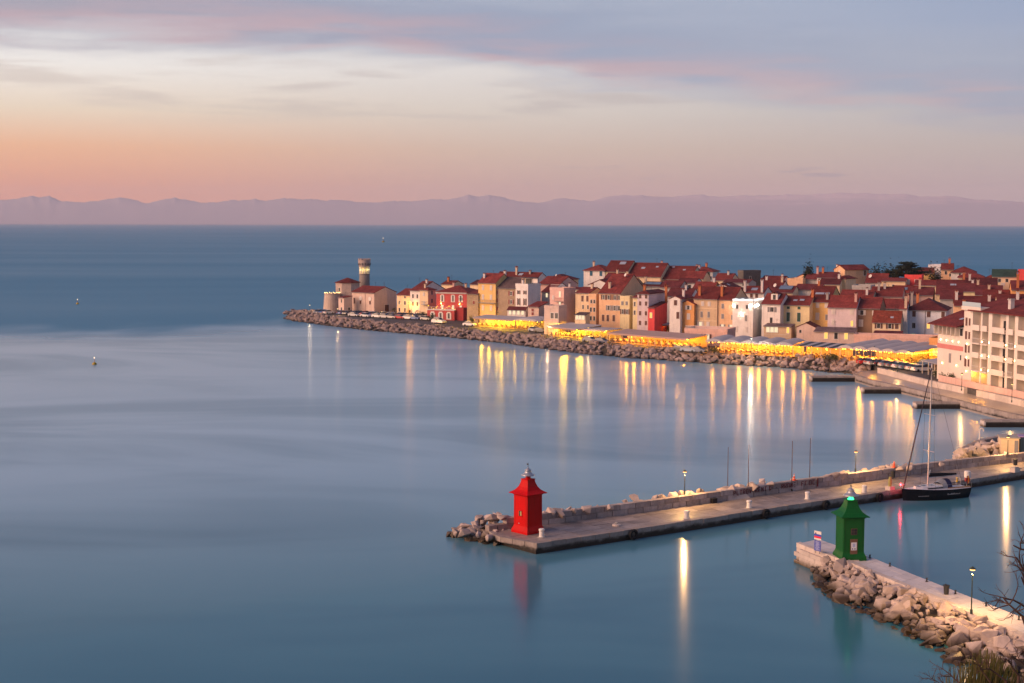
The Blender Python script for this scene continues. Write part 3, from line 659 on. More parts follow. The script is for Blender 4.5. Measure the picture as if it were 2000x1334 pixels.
COLS = {'cream': (0.792,0.616,0.407), 'yellow': (0.814,0.539,0.220), 'paleyellow': (0.792,0.660,0.396), 'white': (0.814,0.759,0.715), 'red': (0.506,0.094,0.094), 'deepred': (0.440,0.066,0.066), 'pink': (0.726,0.473,0.407), 'rose': (0.616,0.374,0.363),
        'peach': (0.792,0.506,0.308), 'orange': (0.814,0.396,0.154), 'tan': (0.660,0.484,0.319), 'grey': (0.462,0.440,0.418), 'bluewhite': (0.726,0.737,0.792), 'brown': (0.286,0.187,0.132), 'paleblue': (0.550,0.616,0.726), 'brightred': (0.792,0.099,0.099), 'lilac': (0.682,0.572,0.594), 'stonepink': (0.660,0.506,0.440)}
def wallm(c): return M_STONE if c == 'stone' else M_STONE2 if c == 'darkstone' else mat('plaster_' + c, COLS[c], 0.88, 0.13, 0.7, 0.25, 5, 0.15, dirt=0.30)
def stone_mat(key, c1, c2):
    m_ = mat(key, c1, 0.9, 0.25, 1.0, spec=.15); t = m_.node_tree; z = NB(t); bs = t.nodes['Principled BSDF']; src = bs.inputs['Base Color'].links[0].from_socket
    tc_ = z.new('ShaderNodeTexCoord'); mp = z.new('ShaderNodeMapping'); mp.inputs['Scale'].default_value = (2.2, 2.2, 3.4); t.links.new(tc_.outputs['Object'], mp.inputs[0])
    v = z.new('ShaderNodeTexVoronoi', feature='DISTANCE_TO_EDGE'); t.links.new(mp.outputs[0], v.inputs['Vector']); v2 = z.new('ShaderNodeTexVoronoi'); t.links.new(mp.outputs[0], v2.inputs['Vector'])
    g = z.new('ShaderNodeSeparateColor'); t.links.new(v2.outputs['Color'], g.inputs[0]); gg = z.math('MULTIPLY_ADD', g.outputs[0], .7, .62)
    t.links.new(z.mix(z.smooth(v.outputs[0], 0.0, 0.09), tuple(c2) + (1,), z.mix(1.0, src, z.vec(gg, gg, gg), 'MULTIPLY')), bs.inputs['Base Color'])
    return m_
M_STONE = stone_mat('rubble_stone_wall', (.42,.31,.21), (.36,.28,.21)); M_STONE2 = stone_mat('grey_stone_wall', (.16,.15,.14), (.11,.10,.10))
M_TRIM = mat('white_trim', (.70,.66,.62), .7, .1, 1.0); M_PANE = mat('window_glass', (.030,.032,.038), .15, 0, spec=.5)
M_LIT = glow('lit_window_amber', (1, .52, .13), 1.3); M_LITP = glow('lit_window_pale', (1, .80, .50), .95); M_LITG = glow('lit_window_greenish', (.75, 1, .55), .9)
SHUT = {'b': mat('brown_shutter', (.14,.065,.055), .6, .15, 2), 'r': mat('red_shutter', (.24,.05,.05), .6, .15, 2), 'g': mat('green_shutter', (.04,.10,.07), .6, .15, 2), 'w': mat('white_shutter', (.66,.60,.56), .6, .1, 2), 'y': mat('grey_shutter', (.26,.25,.26), .6, .1, 2), 'u': mat('blue_shutter', (.03,.12,.20), .6, .1, 2)}
fr = MB().box(-.5, .5, -.06, .02, .42, .5).box(-.5, .5, -.09, .02, -.5, -.42).box(-.5, -.38, -.06, .02, -.42, .42).box(.38, .5, -.06, .02, -.42, .42)
ME_FRAME = fr.mesh('window', M_TRIM); 
fr2 = MB(); fr2.prism([(-.85,-.10),(.85,-.10),(.85,.02),(-.85,.02)], -.62, .45); fr2.v = [(x*(.78 if abs(z_) > .5 and z_ > 0 else 1), y, z_) for x, y, z_ in fr2.v]; fr2.box(-.60, .60, -.10, .02, .45, .66)
ME_ARCH = fr2.mesh('window', M_TRIM)
def pane_mesh(mt): return MB().box(-.40, -.02, -.035, 0, -.43, .43).box(.02, .40, -.035, 0, -.43, .43).mesh('pane', mt)
ME_PANE = {'o': pane_mesh(M_PANE), 'l': pane_mesh(M_LIT), 'p': pane_mesh(M_LITP), 'n': pane_mesh(M_LITG)}
ME_PANEA = MB().box(-.32, -.03, -.13, -.10, -.45, .42).box(.03, .32, -.13, -.10, -.45, .42).mesh('pane', M_PANE)
ME_SH = {}
for k_, mt_ in SHUT.items():
    ME_SH[k_ + 'l'] = MB().box(-1.0, -.52, -.10, -.03, -.48, .48).mesh('shutter', mt_); ME_SH[k_ + 'r'] = MB().box(.52, 1.0, -.10, -.03, -.48, .48).mesh('shutter', mt_)
    ME_SH[k_ + 'L'] = MB().box(-.42, -.01, -.11, -.05, -.46, .46).mesh('shutter', mt_); ME_SH[k_ + 'R'] = MB().box(.01, .42, -.11, -.05, -.46, .46).mesh('shutter', mt_)
def window(par, p, rz, w, h, style='o', sh='b'):
    f = put('window', ME_ARCH if style == 'a' else ME_FRAME, par, p, rz, (w, 1, h))
    if style == 'a': put('pane', ME_PANEA, f); return f
    if style in ('o', 's', 'l', 'p', 'n', 'S'): put('pane', ME_PANE[style if style in 'lpn' else ('p' if style == 'S' else 'o')], f)
    if style in ('s', 'S'): put('shutter', ME_SH[sh + 'l'], f); put('shutter', ME_SH[sh + 'r'], f)
    if style == 'c': put('shutter', ME_SH[sh + 'L'], f); put('shutter', ME_SH[sh + 'R'], f)
    return f
CH = {}
for k_, c_ in {'c': (.62,.48,.36), 'o': (.50,.17,.07), 'w': (.66,.60,.58), 'g': (.36,.32,.31), 'p': (.58,.36,.32)}.items():
    mt_ = mat('chimney_' + k_, c_, .9, .2, 1.5, dirt=.4)
    q = MB().box(-.32, .32, -.30, .30, 0, 1.7).box(-.40, .40, -.38, .38, 1.7, 1.80); q.box(-.34, -.24, -.32, .32, 1.8, 2.02).box(.24, .34, -.32, .32, 1.8, 2.02); q.cur = 1; q.prism([(-.45, -.42), (.45, -.42), (.45, .42), (-.45, .42)], 2.02, 2.20, [(-.1, -.4), (.1, -.4), (.1, .4), (-.1, .4)])
    CH[k_] = q.mesh('chimney', mt_, ROOFS['r'])
ME_SKYL = MB().box(-.5, .5, -.4, .4, 0, .07).mesh('skylight', mat('skylight_glass', (.36,.42,.50), .15, 0, spec=.6))
ME_SOLAR = MB().box(-1.2, 1.2, -.8, .8, .1, .18).mesh('solar_panel', mat('solar_glass', (.16,.22,.30), .15, 0, spec=.6))
ME_DISH = MB().lathe([(.05, 0), (.25, .05), (.42, .16), (.40, .17), (.2, .07)], 12, cap=False).tube((0, 0, 0), (0, 0, -.6), .03).mesh('satellite_dish', M_WHITEP)
def slab(q, poly, dz=.16):
    n = len(poly); q.add([(x, y, z) for x, y, z in poly] + [(x, y, z - dz) for x, y, z in poly], [tuple(range(n)), tuple(range(n, 2*n))[::-1]] + [(i, i+n, (i+1) % n + n, (i+1) % n) for i in range(n)])
HOUSES = {}
def house(label, xl, xc, xr, ye, th, wall, roof='g', Y=None, yb=None, rp=.40, rc='r', d=9.0, wins=(), auto=None, chim=(), extra=(), cat='house', name='house', over=.38, z0=ZT, cornice=False, group=None, key=None, sidewall=None):
    th = R(th)
    if Y is None: P = G(xc, yb, z0)
    else: P = atY(xc, ye, Y); P.z = z0
    he = Zat(P.x, P.y, ye) - z0; top = (P.x, P.y, z0 + he)
    w = side_len(top, xl, (-math.cos(th), math.sin(th)))
    if w is None: w = 8.0
    if xr is not None:
        d2 = side_len(top, xr, (math.sin(th), math.cos(th))); d = d2 if d2 else d
    w = min(w, 40); d = min(d, 30)
    c = Vector((P.x - math.cos(th) * w/2 + math.sin(th) * d/2, P.y + math.sin(th) * w/2 + math.cos(th) * d/2, z0))
    t = thing(name, label, cat, c, -th, group); W2, D2 = w/2, d/2
    wm = wallm(wall); q = MB()
    if roof == 'g':
        hr = rp * D2; pr = [(-D2, 0), (D2, 0), (D2, he), (0, he + hr), (-D2, he)]; q.add([(-W2, y, z) for y, z in pr] + [(W2, y, z) for y, z in pr], [(0,1,2,3,4)[::-1], (5,6,7,8,9)] + [(i, (i+1) % 5, (i+1) % 5 + 5, i + 5) for i in range(5)])
    elif roof == 'f':
        hr = rp * W2; pr = [(-W2, 0), (W2, 0), (W2, he), (0, he + hr), (-W2, he)]; q.add([(x, -D2, z) for x, z in pr] + [(x, D2, z) for x, z in pr], [(0,1,2,3,4), (5,6,7,8,9)[::-1]] + [((i+1) % 5, i, i + 5, (i+1) % 5 + 5) for i in range(5)])
    elif roof == 's':
        hr = rp * d; q.add([(-W2,-D2,0),(W2,-D2,0),(W2,D2,0),(-W2,D2,0),(-W2,-D2,he),(W2,-D2,he),(W2,D2,he+hr),(-W2,D2,he+hr)], [(0,3,2,1),(4,5,6,7),(0,1,5,4),(1,2,6,5),(2,3,7,6),(3,0,4,7)])
    else: q.box(-W2, W2, -D2, D2, 0, he); hr = rp * min(W2, D2)
    q.obj('wall', wm, t)
    o, e2 = over, .14; rm = ROOFS[rc]; q = MB(); zb = he + .19; rfn = None
    if roof == 'g':
        sl = hr / D2; slab(q, [(-W2-e2, -D2-o, zb - o*sl), (W2+e2, -D2-o, zb - o*sl), (W2+e2, 0, zb + hr), (-W2-e2, 0, zb + hr)]); slab(q, [(W2+e2, D2+o, zb - o*sl), (-W2-e2, D2+o, zb - o*sl), (-W2-e2, 0, zb + hr), (W2+e2, 0, zb + hr)])
        q.box(-W2-e2, W2+e2, -.13, .13, zb + hr - .10, zb + hr + .06); zf = lambda x, y: zb + hr - abs(y) * sl; tilt = lambda y: (math.atan(sl) * (1 if y < 0 else -1), 0)
    elif roof == 'f':
        sl = hr / W2; slab(q, [(-W2-o, D2+e2, zb - o*sl), (-W2-o, -D2-e2, zb - o*sl), (0, -D2-e2, zb + hr), (0, D2+e2, zb + hr)]); slab(q, [(W2+o, -D2-e2, zb - o*sl), (W2+o, D2+e2, zb - o*sl), (0, D2+e2, zb + hr), (0, -D2-e2, zb + hr)])
        q.box(-.13, .13, -D2-e2, D2+e2, zb + hr - .10, zb + hr + .06); zf = lambda x, y: zb + hr - abs(x) * sl; tilt = lambda y: (0, math.atan(sl))
    elif roof == 's':
        sl = hr / d; slab(q, [(-W2-e2, -D2-o, zb - o*sl), (W2+e2, -D2-o, zb - o*sl), (W2+e2, D2+e2, zb + hr + e2*sl), (-W2-e2, D2+e2, zb + hr + e2*sl)]); zf = lambda x, y: zb + (y + D2) * sl; tilt = lambda y: (math.atan(sl), 0)
    elif roof == 'h':
        A_, B_ = W2 + o, D2 + o; sl = rp; hr = rp * min(A_, B_); z1 = zb - .05
        if A_ >= B_:
            k = A_ - B_; E = [(-A_,-B_,z1),(A_,-B_,z1),(A_,B_,z1),(-A_,B_,z1)]; r1, r2 = (-k, 0, z1 + hr), (k, 0, z1 + hr)
            for pl in ([E[0], E[1], r2, r1], [E[1], E[2], r2], [E[2], E[3], r1, r2], [E[3], E[0], r1]): slab(q, pl)
        else:
            k = B_ - A_; E = [(-A_,-B_,z1),(A_,-B_,z1),(A_,B_,z1),(-A_,B_,z1)]; r1, r2 = (0, -k, z1 + hr), (0, k, z1 + hr)
            for pl in ([E[0], E[1], r1], [E[1], E[2], r2, r1], [E[2], E[3], r2], [E[3], E[0], r1, r2]): slab(q, pl)
        zf = lambda x, y: z1 + hr - max(0, max(abs(x) - max(0, A_-B_), abs(y) - max(0, B_-A_))) * sl; tilt = lambda y: (math.atan(sl), 0)
    else:
        q.cur = 0; pw = .22
        q.box(-W2-.05, W2+.05, -D2-.05, -D2+pw, he + .005, he + .85).box(-W2-.05, W2+.05, D2-pw, D2+.05, he + .005, he + .85).box(-W2-.05, -W2+pw, -D2+pw+.003, D2-pw-.003, he + .005, he + .85).box(W2-pw, W2+.05, -D2+pw+.003, D2-pw-.003, he + .005, he + .85)
        q.cur = 1; q.box(-W2+pw+.003, W2-pw-.003, -D2+pw+.003, D2-pw-.003, he + .005, he + .10); zf = lambda x, y: he + .1; tilt = lambda y: (0, 0)
    rf = q.obj('roof', [wm, M_CONC] if roof == 't' else rm, t)
    if roof in 'gsh': MB().tube((-W2-.1, -D2-o-.05, zb - o*sl - .10), (W2+.1, -D2-o-.05, zb - o*sl - .10), .07, n=6).obj('gutter', M_TRIM if cornice else SHUT['y'], rf)
    if cornice: MB().box(-W2-.10, W2+.10, -D2-.14, -D2-.004, he - .42, he - .08).obj('cornice', M_TRIM, t)
    def wz(py): return Zat(P.x, P.y, py) - z0
    rr = random.Random(label)
    for wn in wins:
        face, us, ys, ww, wh, st, sh = (list(wn) + ['b'])[:7]
        for py in ys:
            for u in us:
                s1 = st if len(st) == 1 else rr.choice(st)
                if face == 'F': window(t, (-W2 + u * w, -D2, wz(py)), 0, ww, wh, s1, sh)
                else: window(t, (W2, -D2 + u * d, wz(py)), math.pi/2, ww, wh, s1, sh)
    if auto:
        nc, nr, st, sh = auto
        for j in range(nr):
            for i in range(nc):
                s1 = st if len(st) == 1 else rr.choice(st)
                window(t, (-W2 + w * (i + .5) / nc, -D2, he - 1.45 - j * 2.9), 0, .95, 1.45, s1, sh)
    for cx_, cy_, kind, hh in chim:
        x, y = cx_ * W2, cy_ * D2; put('chimney', CH[kind], rf, (x, y, zf(x, y) - .5), 0, (1, 1, hh))
    for ex in extra:
        kind, u, v = ex[:3]; x, y = u * W2, v * D2; me = {'k': ME_SKYL, 's': ME_SOLAR, 'd': ME_DISH}[kind]; n_o = {'k': 'skylight', 's': 'solar_panel', 'd': 'satellite_dish'}[kind]
        ob = put(n_o, me, rf, (x, y, zf(x, y) + (.02 if kind != 'd' else .75)), 0, (ex[3],) * 3 if len(ex) > 3 else None)
        a, b_ = tilt(y); ob.rotation_euler = (a, b_, 0) if kind != 'd' else (R(65), 0, R(-30))
    if rr.random() < .6 and roof != 't':
        x, y = rr.uniform(-.7, .7) * W2, rr.uniform(-.6, .3) * D2; z = zf(x, y); hh = rr.uniform(1.2, 2.4); MB().tube((x, y, z - .2), (x, y, z + hh), .03, n=5).tube((x - .5, y, z + hh - .1), (x + .5, y, z + hh - .1), .018, n=4).tube((x - .35, y, z + hh - .4), (x + .35, y, z + hh - .4), .018, n=4).obj('aerial', M_DARK, rf)
    HOUSES[key or label] = dict(t=t, w=w, d=d, he=he, th=th, P=P, hr=hr, rf=rf, wz=wz, zf=zf); return HOUSES[key or label]
def rail(par, x0, x1, y, z, h=1.0, mt=None, name='railing', step=.35, depth=0.0):
    q = MB().box(x0, x1, y - .03, y + .03, z + h - .06, z + h).box(x0, x1, y - .03, y + .03, z + .05, z + .10); n = max(2, int((x1 - x0) / step))
    for i in range(n + 1): x = x0 + .02 + (x1 - x0 - .04) * i / n; q.box(x - .018, x + .018, y - .018, y + .018, z + .10, z + h - .06)
    if depth:
        for x in (x0, x1): q.box(x - .03, x + .03, y, y + depth, z + h - .06, z + h)
    return q.obj(name, mt or SHUT['y'], par)
def balcony(H, u0, u1, py, mt=None, dep=.9, face='F'):
    t = H['t']; z = H['wz'](py); w, d = H['w'], H['d']; b_ = MB().box(-w/2 + u0*w, -w/2 + u1*w, -d/2 - dep, -d/2 - .003, z - .14, z).obj('balcony', M_CONC, t)
    rail(b_, -w/2 + u0*w + .03, -w/2 + u1*w - .03, -d/2 - dep + .05, z, 1.0, mt, depth=dep - .06); return b_
# --- waterfront row, from the church end to the right
FR = dict(d=10)
house('narrow amber-lit house with red roof beside the church gable', 775, 801, None, 577, 38, 'cream', 'g', yb=616, d=9, wins=[('F', [.2, .62], [592, 606], .9, 1.5, 'o'), ('F', [.62], [581], .8, .9, 'o')])
house('white house with two dark windows under a broad red roof near the church', 801, 820, None, 568, 38, 'white', 'g', yb=618, d=13, rp=.42, chim=[(.6, -.3, 'w', 1.0)], wins=[('F', [.3, .75], [579, 594], .8, 1.5, 'o')])
H = house('cream and grey house with balcony left of the red house', 820, 836, 851, 567, 38, 'cream', 'h', yb=621, chim=[(-.2, -.4, 'c', .9)], wins=[('F', [.5], [575, 592], .8, 1.2, 'c', 'w'), ('R', [.5], [572, 588], .9, 1.5, 'o')])
balcony(H, .35, 1.0, 595, SHUT['y'])
H = house('dark red house with white arched window surrounds and lit terrace', 852, 912, None, 572, 24, 'red', 'h', yb=625, d=11, rp=.34, cornice=True, chim=[(-.45, .2, 'p', 1.1), (.4, .1, 'c', .9)], wins=[('F', [.20, .55, .80], [571 + 10, 586.5], .85, 1.15, 'a'), ('F', [.20, .55, .80], [602], .8, 1.7, 'p')], key='redhouse')
house('bare stone house with one red shuttered window beside the red house', 912, 934, None, 575, 30, 'stone', 's', yb=631, d=8, rp=.15, wins=[('F', [.62], [591], .8, 1.1, 'c', 'r')])
H = house('tall yellow house with white shutters and long grey balcony', 934, 968, 1000, 553, 36, 'yellow', 'g', yb=632.5, rp=.62, chim=[(-.75, -.5, 'w', .9), (.9, .25, 'w', 1.0)], wins=[('F', [.28, .74], [562.5, 581, 602], .85, 1.6, 'c', 'w')], key='yellow')
balcony(H, .08, .98, 592, SHUT['y'])
house('rubble stone house with red shutters and grey-brown roof', 968, 1007, None, 563, 33, 'stone', 'g', yb=634, rc='k', rp=.55, d=11, wins=[('F', [.08], [572, 588, 604], .85, 1.4, 'c', 'r'), ('F', [.78], [573.5, 590], .95, 1.4, 's', 'r')])
H = house('narrow white house with brown shutters and roof terrace', 1007, 1031, 1056, 560, 38, 'white', 't', yb=635.5, wins=[('F', [.26, .76], [571.5], .62, 1.2, 's', 'b'), ('F', [.26, .76], [590], .62, 2.2, 's', 'b')], key='whiteterrace')
t = H['t']; w, d, he = H['w'], H['d'], H['he']
pg = MB().box(-w*.1, w/2 - .4, -d*.25, d/2 - .4, he + 2.5, he + 2.62)
for x in (-w*.1 + .1, w/2 - .5):
    for y in (-d*.25 + .1, d/2 - .5): pg.box(x, x + .1, y, y + .1, he + .1, he + 2.5)
pg.obj('terrace_roof', M_DARK, t); MB().box(-w/2 + .3, -w*.12, -d*.1, d/2 - .5, he + .1, he + 2.3).obj('terrace_room', wallm('cream'), t); put('chimney', CH['w'], t, (-w*.1, -d*.3, he + .1), 0, (1, 1, 1.0))
house('white house under a steep red roof left of the tall pink house', 1058, 1076, None, 571, 36, 'white', 'g', yb=630, d=12, rp=.45, wins=[('F', [.55], [577], .9, 1.5, 'S', 'w'), ('F', [.5], [594], .7, 1.6, 'o')])
H = house('tall pink house with flat railed roof and red balcony', 1074, 1101, 1124, 568, 40, 'pink', 't', yb=647, wins=[('F', [.72], [575, 595], .8, 1.9, 'p'), ('F', [.25], [582, 600], .7, 1.2, 'c', 'w')], key='tallpink')
balcony(H, .45, .95, 589, SHUT['r']); rail(H['t'], -H['w']/2 + .1, H['w']/2 - .1, -H['d']/2 + .3, H['he'] + .85, .9, SHUT['w'])
H = house('cream house with small low roof right of the tall pink house', 1124, 1151, None, 573, 36, 'cream', 'g', yb=648, d=8, rp=.35, chim=[(.5, -.2, 'c', .9)], wins=[('F', [.5, .85], [583.5], .8, 1.8, 'c', 'b'), ('F', [.55, .9], [600], .7, 1.3, 'o')])
house('peach house with shaded right flank and roof terrace', 1150, 1164, 1170, 580, 30, 'peach', 't', yb=650, wins=[('F', [.35, .75], [589], .7, 1.2, 'o', 'w'), ('F', [.3, .75], [605, 622], .7, 1.4, 'o')])
house('long cream house with four columns of brown shuttered windows', 1170, 1211, 1262, 573.5, 30, 'peach', 'g', yb=652, rp=.58, wins=[('F', [.22, .46, .76, .95], [581.5], .85, 1.4, 's', 'b'), ('F', [.46, .74, .95], [602], .85, 1.5, 's', 'y'), ('F', [.2, .42, .70], [622], .8, 1.9, 'c', 'b')], chim=[(-.3, -.75, 'c', 1.1)], extra=[('d', .5, -.2, 1.2)], key='longcream')
house('pale yellow house with shaded flank and terrace rail', 1211, 1229, 1237, 584, 30, 'paleyellow', 't', yb=653, wins=[('F', [.25, .70], [592.5], .75, 1.1, 'c', 'y'), ('F', [.3, .75], [609], .8, 1.5, 's', 'b')])
house('very narrow yellow house between two taller fronts', 1236, 1246, None, 582, 30, 'paleyellow', 's', yb=654, d=8, rp=.2, wins=[('F', [.35], [594, 611], .7, 1.4, 'o')])
house('pinkish white house with four rows of small shuttered windows', 1245, 1266, None, 574.5, 28, 'lilac', 'h', yb=655, d=13, rp=.42, chim=[(-.35, -.6, 'o', 1.1)], wins=[('F', [.25, .78], [579, 593, 612, 631], .7, 1.25, 'c', 'b')], key='lilac4')
H = house('low red house with tall red flank wall and orange chimney', 1266, 1278, 1303, 602, 26, 'brightred', 's', yb=656, rp=.12, wins=[('F', [.45], [616], .8, 1.6, 'l')], chim=[(.85, .9, 'o', 2.6)])
house('small white house with brown shuttered window and balcony', 1308, 1328, None, 584, 26, 'white', 'f', yb=657, d=11, rp=.42, wins=[('F', [.55], [591.5], 1.0, 1.5, 'c', 'b'), ('F', [.78], [616], .9, 2.0, 'c', 'b')], chim=[(.6, -.2, 'w', 1.3)])
house('bright orange house with white shutters', 1329, 1355, None, 594.5, 26, 'orange', 'f', yb=657, d=10, rp=.5, wins=[('F', [.58], [601], .9, 1.2, 's', 'w'), ('F', [.6], [618.5], .95, 1.7, 'c', 'w')])
H = house('wide tan house with pale bands and two orange chimneys', 1355, 1400, None, 584.5, 27, 'tan', 'g', yb=658, d=12, rp=.5, chim=[(-.65, -.75, 'o', 1.6)], wins=[('F', [.38, .66], [594], .85, 1.3, 'c', 'w'), ('F', [.34, .64], [615], .7, 1.7, 'c', 'y'), ('F', [.30, .62], [636], .9, 2.0, 'Sc', 'w')], key='tan')
for py in (603, 627): z = H['wz'](py); MB().box(-H['w']/2, H['w']/2, -H['d']/2 - .06, -H['d']/2 - .003, z - .12, z + .12).obj('band', wallm('cream'), H['t'])
house('peach house with grey shutters joined to the tan house', 1400, 1432, None, 586, 27, 'peach', 'g', yb=659, d=12, rp=.5, chim=[(-.6, -.75, 'o', 1.7)], wins=[('F', [.36], [598.5, 618.5], .8, 1.4, 'c', 'y'), ('F', [.36, .86], [640], .8, 1.7, 'S', 'y'), ('F', [.93], [620], .7, 1.4, 'c', 'y')])
H = house('floodlit white corner house with a crown of white lights', 1431, 1470, 1491, 591, 28, 'white', 't', yb=661, wins=[('F', [.22, .70], [600], .8, 1.3, 'o'), ('F', [.66], [622], .7, 1.7, 'c', 'y'), ('F', [.22, .70], [644], .7, 1.6, 'c', 'w')], key='floodlit')
house('white house with white dormer right of the floodlit house', 1488, 1523, None, 594.5, 26, 'white', 'g', yb=662, d=11, rp=.45, wins=[('F', [.55], [605], 1.2, 1.4, 's', 'y'), ('F', [.52], [626], .9, 1.7, 'o')], key='dormer')
house('yellow house with tall green shutters and skylights', 1524, 1580, None, 596.5, 24, 'paleyellow', 'g', yb=662, d=10, rp=.42, wins=[('F', [.28, .64], [602], .85, .75, 'c', 'g'), ('F', [.28, .64], [620], 1.0, 2.6, 'c', 'g')], extra=[('k', -.1, -.55, 1.1), ('k', .35, -.5, 1.2)], chim=[(.95, -.1, 'o', 1.3)])
house('taller yellow house with white shutters and three skylights', 1578, 1619, None, 590.5, 24, 'yellow', 'g', yb=661, d=16, rp=.48, wins=[('F', [.45, .85], [597], .9, 1.3, 'c', 'w'), ('F', [.45], [618.5], 1.0, 2.0, 'c', 'w'), ('F', [.88], [620], .8, 1.6, 'c', 'y')], extra=[('k', -.4, -.5, 1.2), ('k', 0, -.5, 1.2), ('k', .5, -.5, 1.2)], chim=[(.7, -.85, 'g', 1.2)])
house('pink house with a lit narrow window and plain walls', 1617, 1671, None, 601.5, 22, 'lilac', 'g', yb=667, d=11, rp=.5, wins=[('F', [.2, .85], [609], 1.0, 1.6, 'c', 'w'), ('F', [.86], [632], .8, 1.7, 'l'), ('F', [.2], [630], .8, 1.4, 'c', 'w')], chim=[(.85, -.5, 'p', 1.4)])
house('brown house with white shutters right of the pink house', 1670, 1717, None, 603, 22, 'brown', 'g', yb=667, d=11, rp=.46, wins=[('F', [.28, .85], [611.5], 1.0, 1.4, 's', 'w'), ('F', [.25], [632], 1.2, 1.9, 'c', 'w')])
house('low cream house with mossy red roof in front of the white house', 1704, 1758, None, 630.5, 20, 'cream', 'g', yb=672, d=7, rp=.75, rc='o', wins=[('F', [.22, .62, .86], [637.5], .95, 1.4, 'sc', 'b'), ('F', [.28, .55, .78], [656], .9, 1.7, 'olo')], extra=[('k', .35, -.6, .8)])
house('slim white house with tall stone chimney stack', 1757, 1770, None, 604, 20, 'white', 'g', yb=668, d=8, rp=.4, chim=[(.6, -.9, 'c', 1.8)], wins=[('F', [.4], [625], .6, 1.2, 'o')])
H = house('big white house with brown shutters and pale blue left edge', 1768, 1846, None, 607, 22, 'bluewhite', 'h', yb=668, d=13, rp=.50, rc='d', wins=[('F', [.22, .58, .93], [614.5], 1.0, 1.6, 'c', 'b'), ('F', [.22], [637.5], 1.0, 1.6, 'o'), ('F', [.58], [637.5], 1.0, 1.6, 'l'), ('F', [.60], [660], 1.0, 1.5, 'l'), ('F', [.22], [659], 1.3, 1.6, 'n')], chim=[(-.85, .2, 'g', 2.2), (-.55, .1, 'o', 1.6)], key='bigwhite')
MB().box(-H['w']/2 - .02, -H['w']/2 + 1.2, -H['d']/2 - .03, -H['d']/2 - .003, 0, H['he'] - .1).obj('blue_pilaster', wallm('paleblue'), H['t'])
MB().tube((0, -H['d']/2 - .08, 0), (0, -H['d']/2 - .08, H['he']), .07).obj('drainpipe', SHUT['y'], H['t'])
# parts of special houses
H = HOUSES['dormer']; t, w, d = H['t'], H['w'], H['d']; zf = H['zf']
dm = MB(); x0, x1, y0, y1 = -w*.12, w*.24, -d*.32, 0; zz = zf(0, y0) - .3; dm.box(x0, x1, y0, y1, zz, zz + 1.9); dmo = dm.obj('dormer', wallm('white'), t)
q = MB(); xm = (x0 + x1) / 2; slab(q, [(x0 - .2, y1, zz + 1.95), (x0 - .2, y0 - .2, zz + 1.95), (xm, y0 - .2, zz + 2.55), (xm, y1, zz + 2.55)], .14); slab(q, [(x1 + .2, y0 - .2, zz + 1.95), (x1 + .2, y1, zz + 1.95), (xm, y1, zz + 2.55), (xm, y0 - .2, zz + 2.55)], .14); q.obj('dormer_roof', ROOFS['r'], dmo); put('pane', ME_PANE['o'], dmo, (xm, y0, zz + 1.0), 0, (.9, 1, 1.5))
H = HOUSES['floodlit']; t, w, d, he = H['t'], H['w'], H['d'], H['he']
mw = glow('cool_floodlight', (1, .90, .72), 130); mfl = glow('garland_white', (1, .97, .93), 1.5)
for (x, y, z, f) in [(-w*.46, -d/2 - .25, H['wz'](598), 'F'), (w*.36, -d/2 - .25, H['wz'](598.5), 'F'), (w/2 + .25, -d*.1, H['wz'](597), 'R'), (w/2 + .25, -d*.35, H['wz'](597.5), 'R'), (-w*.05, -d/2 - .25, H['wz'](613), 'F')]:
    o_ = MB().lathe([(.05, -.13), (.12, -.08), (.13, .04), (.06, .11)], 8).obj('floodlight', mw, t, (x, y, z))
q = MB()
for i in range(22):
    x = -w/2 + w * (i + .5) / 22; q.lathe([(.02, he + .35), (.09, he + .5), (.10, he + .8), (.03, he + 1.0 - .14 * math.cos(i * .9))], 6, x, -d/2 - .16)
for i in range(14):
    y = -d/2 + d * (i + .5) / 14; q.lathe([(.02, he + .35), (.09, he + .5), (.10, he + .8), (.03, he + 1.0)], 6, w/2 + .16, y)
q.obj('light_garland', mfl, t)
H = HOUSES['redhouse']; t, w, d = H['t'], H['w'], H['d']
zt_ = 3.1; tw_ = w * .88
tb = MB().box(-w/2 - 1.2, -w/2 + tw_ - 1.2, -d/2 - 4.0, -d/2 - .003, 0, zt_).obj('terrace_block', wallm('red'), t)
MB().box(-w/2 - 1.3, -w/2 + tw_ - 1.1, -d/2 - 4.1, -d/2 - .003, zt_ + .003, zt_ + .22).obj('terrace_edge', M_TRIM, tb)
for i in range(3): window(tb, (-w/2 - 1.2 + tw_ * (.2 + .3 * i), -d/2 - 4.0, 1.45), 0, 1.0, 1.9, 'a')
rail(tb, -w/2 - 1.2, -w/2 + tw_ - 1.2, -d/2 - 3.9, zt_ + .22, .9, M_TRIM)
MB().box(-w/2 + tw_ - 1.19, w/2 + .2, -d/2 - 3.0, -d/2 - .003, 0, zt_ + .9).obj('side_wing', wallm('deepred'), t)
mb_ = glow('sconce_amber', (1, .50, .08), 60)
for u in (.18, .78): MB().lathe([(.04, -.14), (.11, -.04), (.10, .1), (.04, .16)], 8).obj('wall_lamp', mb_, t, (-w/2 + u * w, -d/2 - .45, H['wz'](594)))
q = MB(); rr = random.Random(5)
for i in range(26): q.lathe([(.02, -.06), (.07, 0), (.02, .07)], 6, -w/2 - 1.2 + tw_ * rr.random(), -d/2 - 3.7 + rr.random() * .5); 
q.v = [(x, y, z + zt_ + .9 + .5 * math.sin(x * 1.7)) for x, y, z in q.v]; q.obj('string_lights', glow('string_yellow', (1, .55, .05), 6), tb)
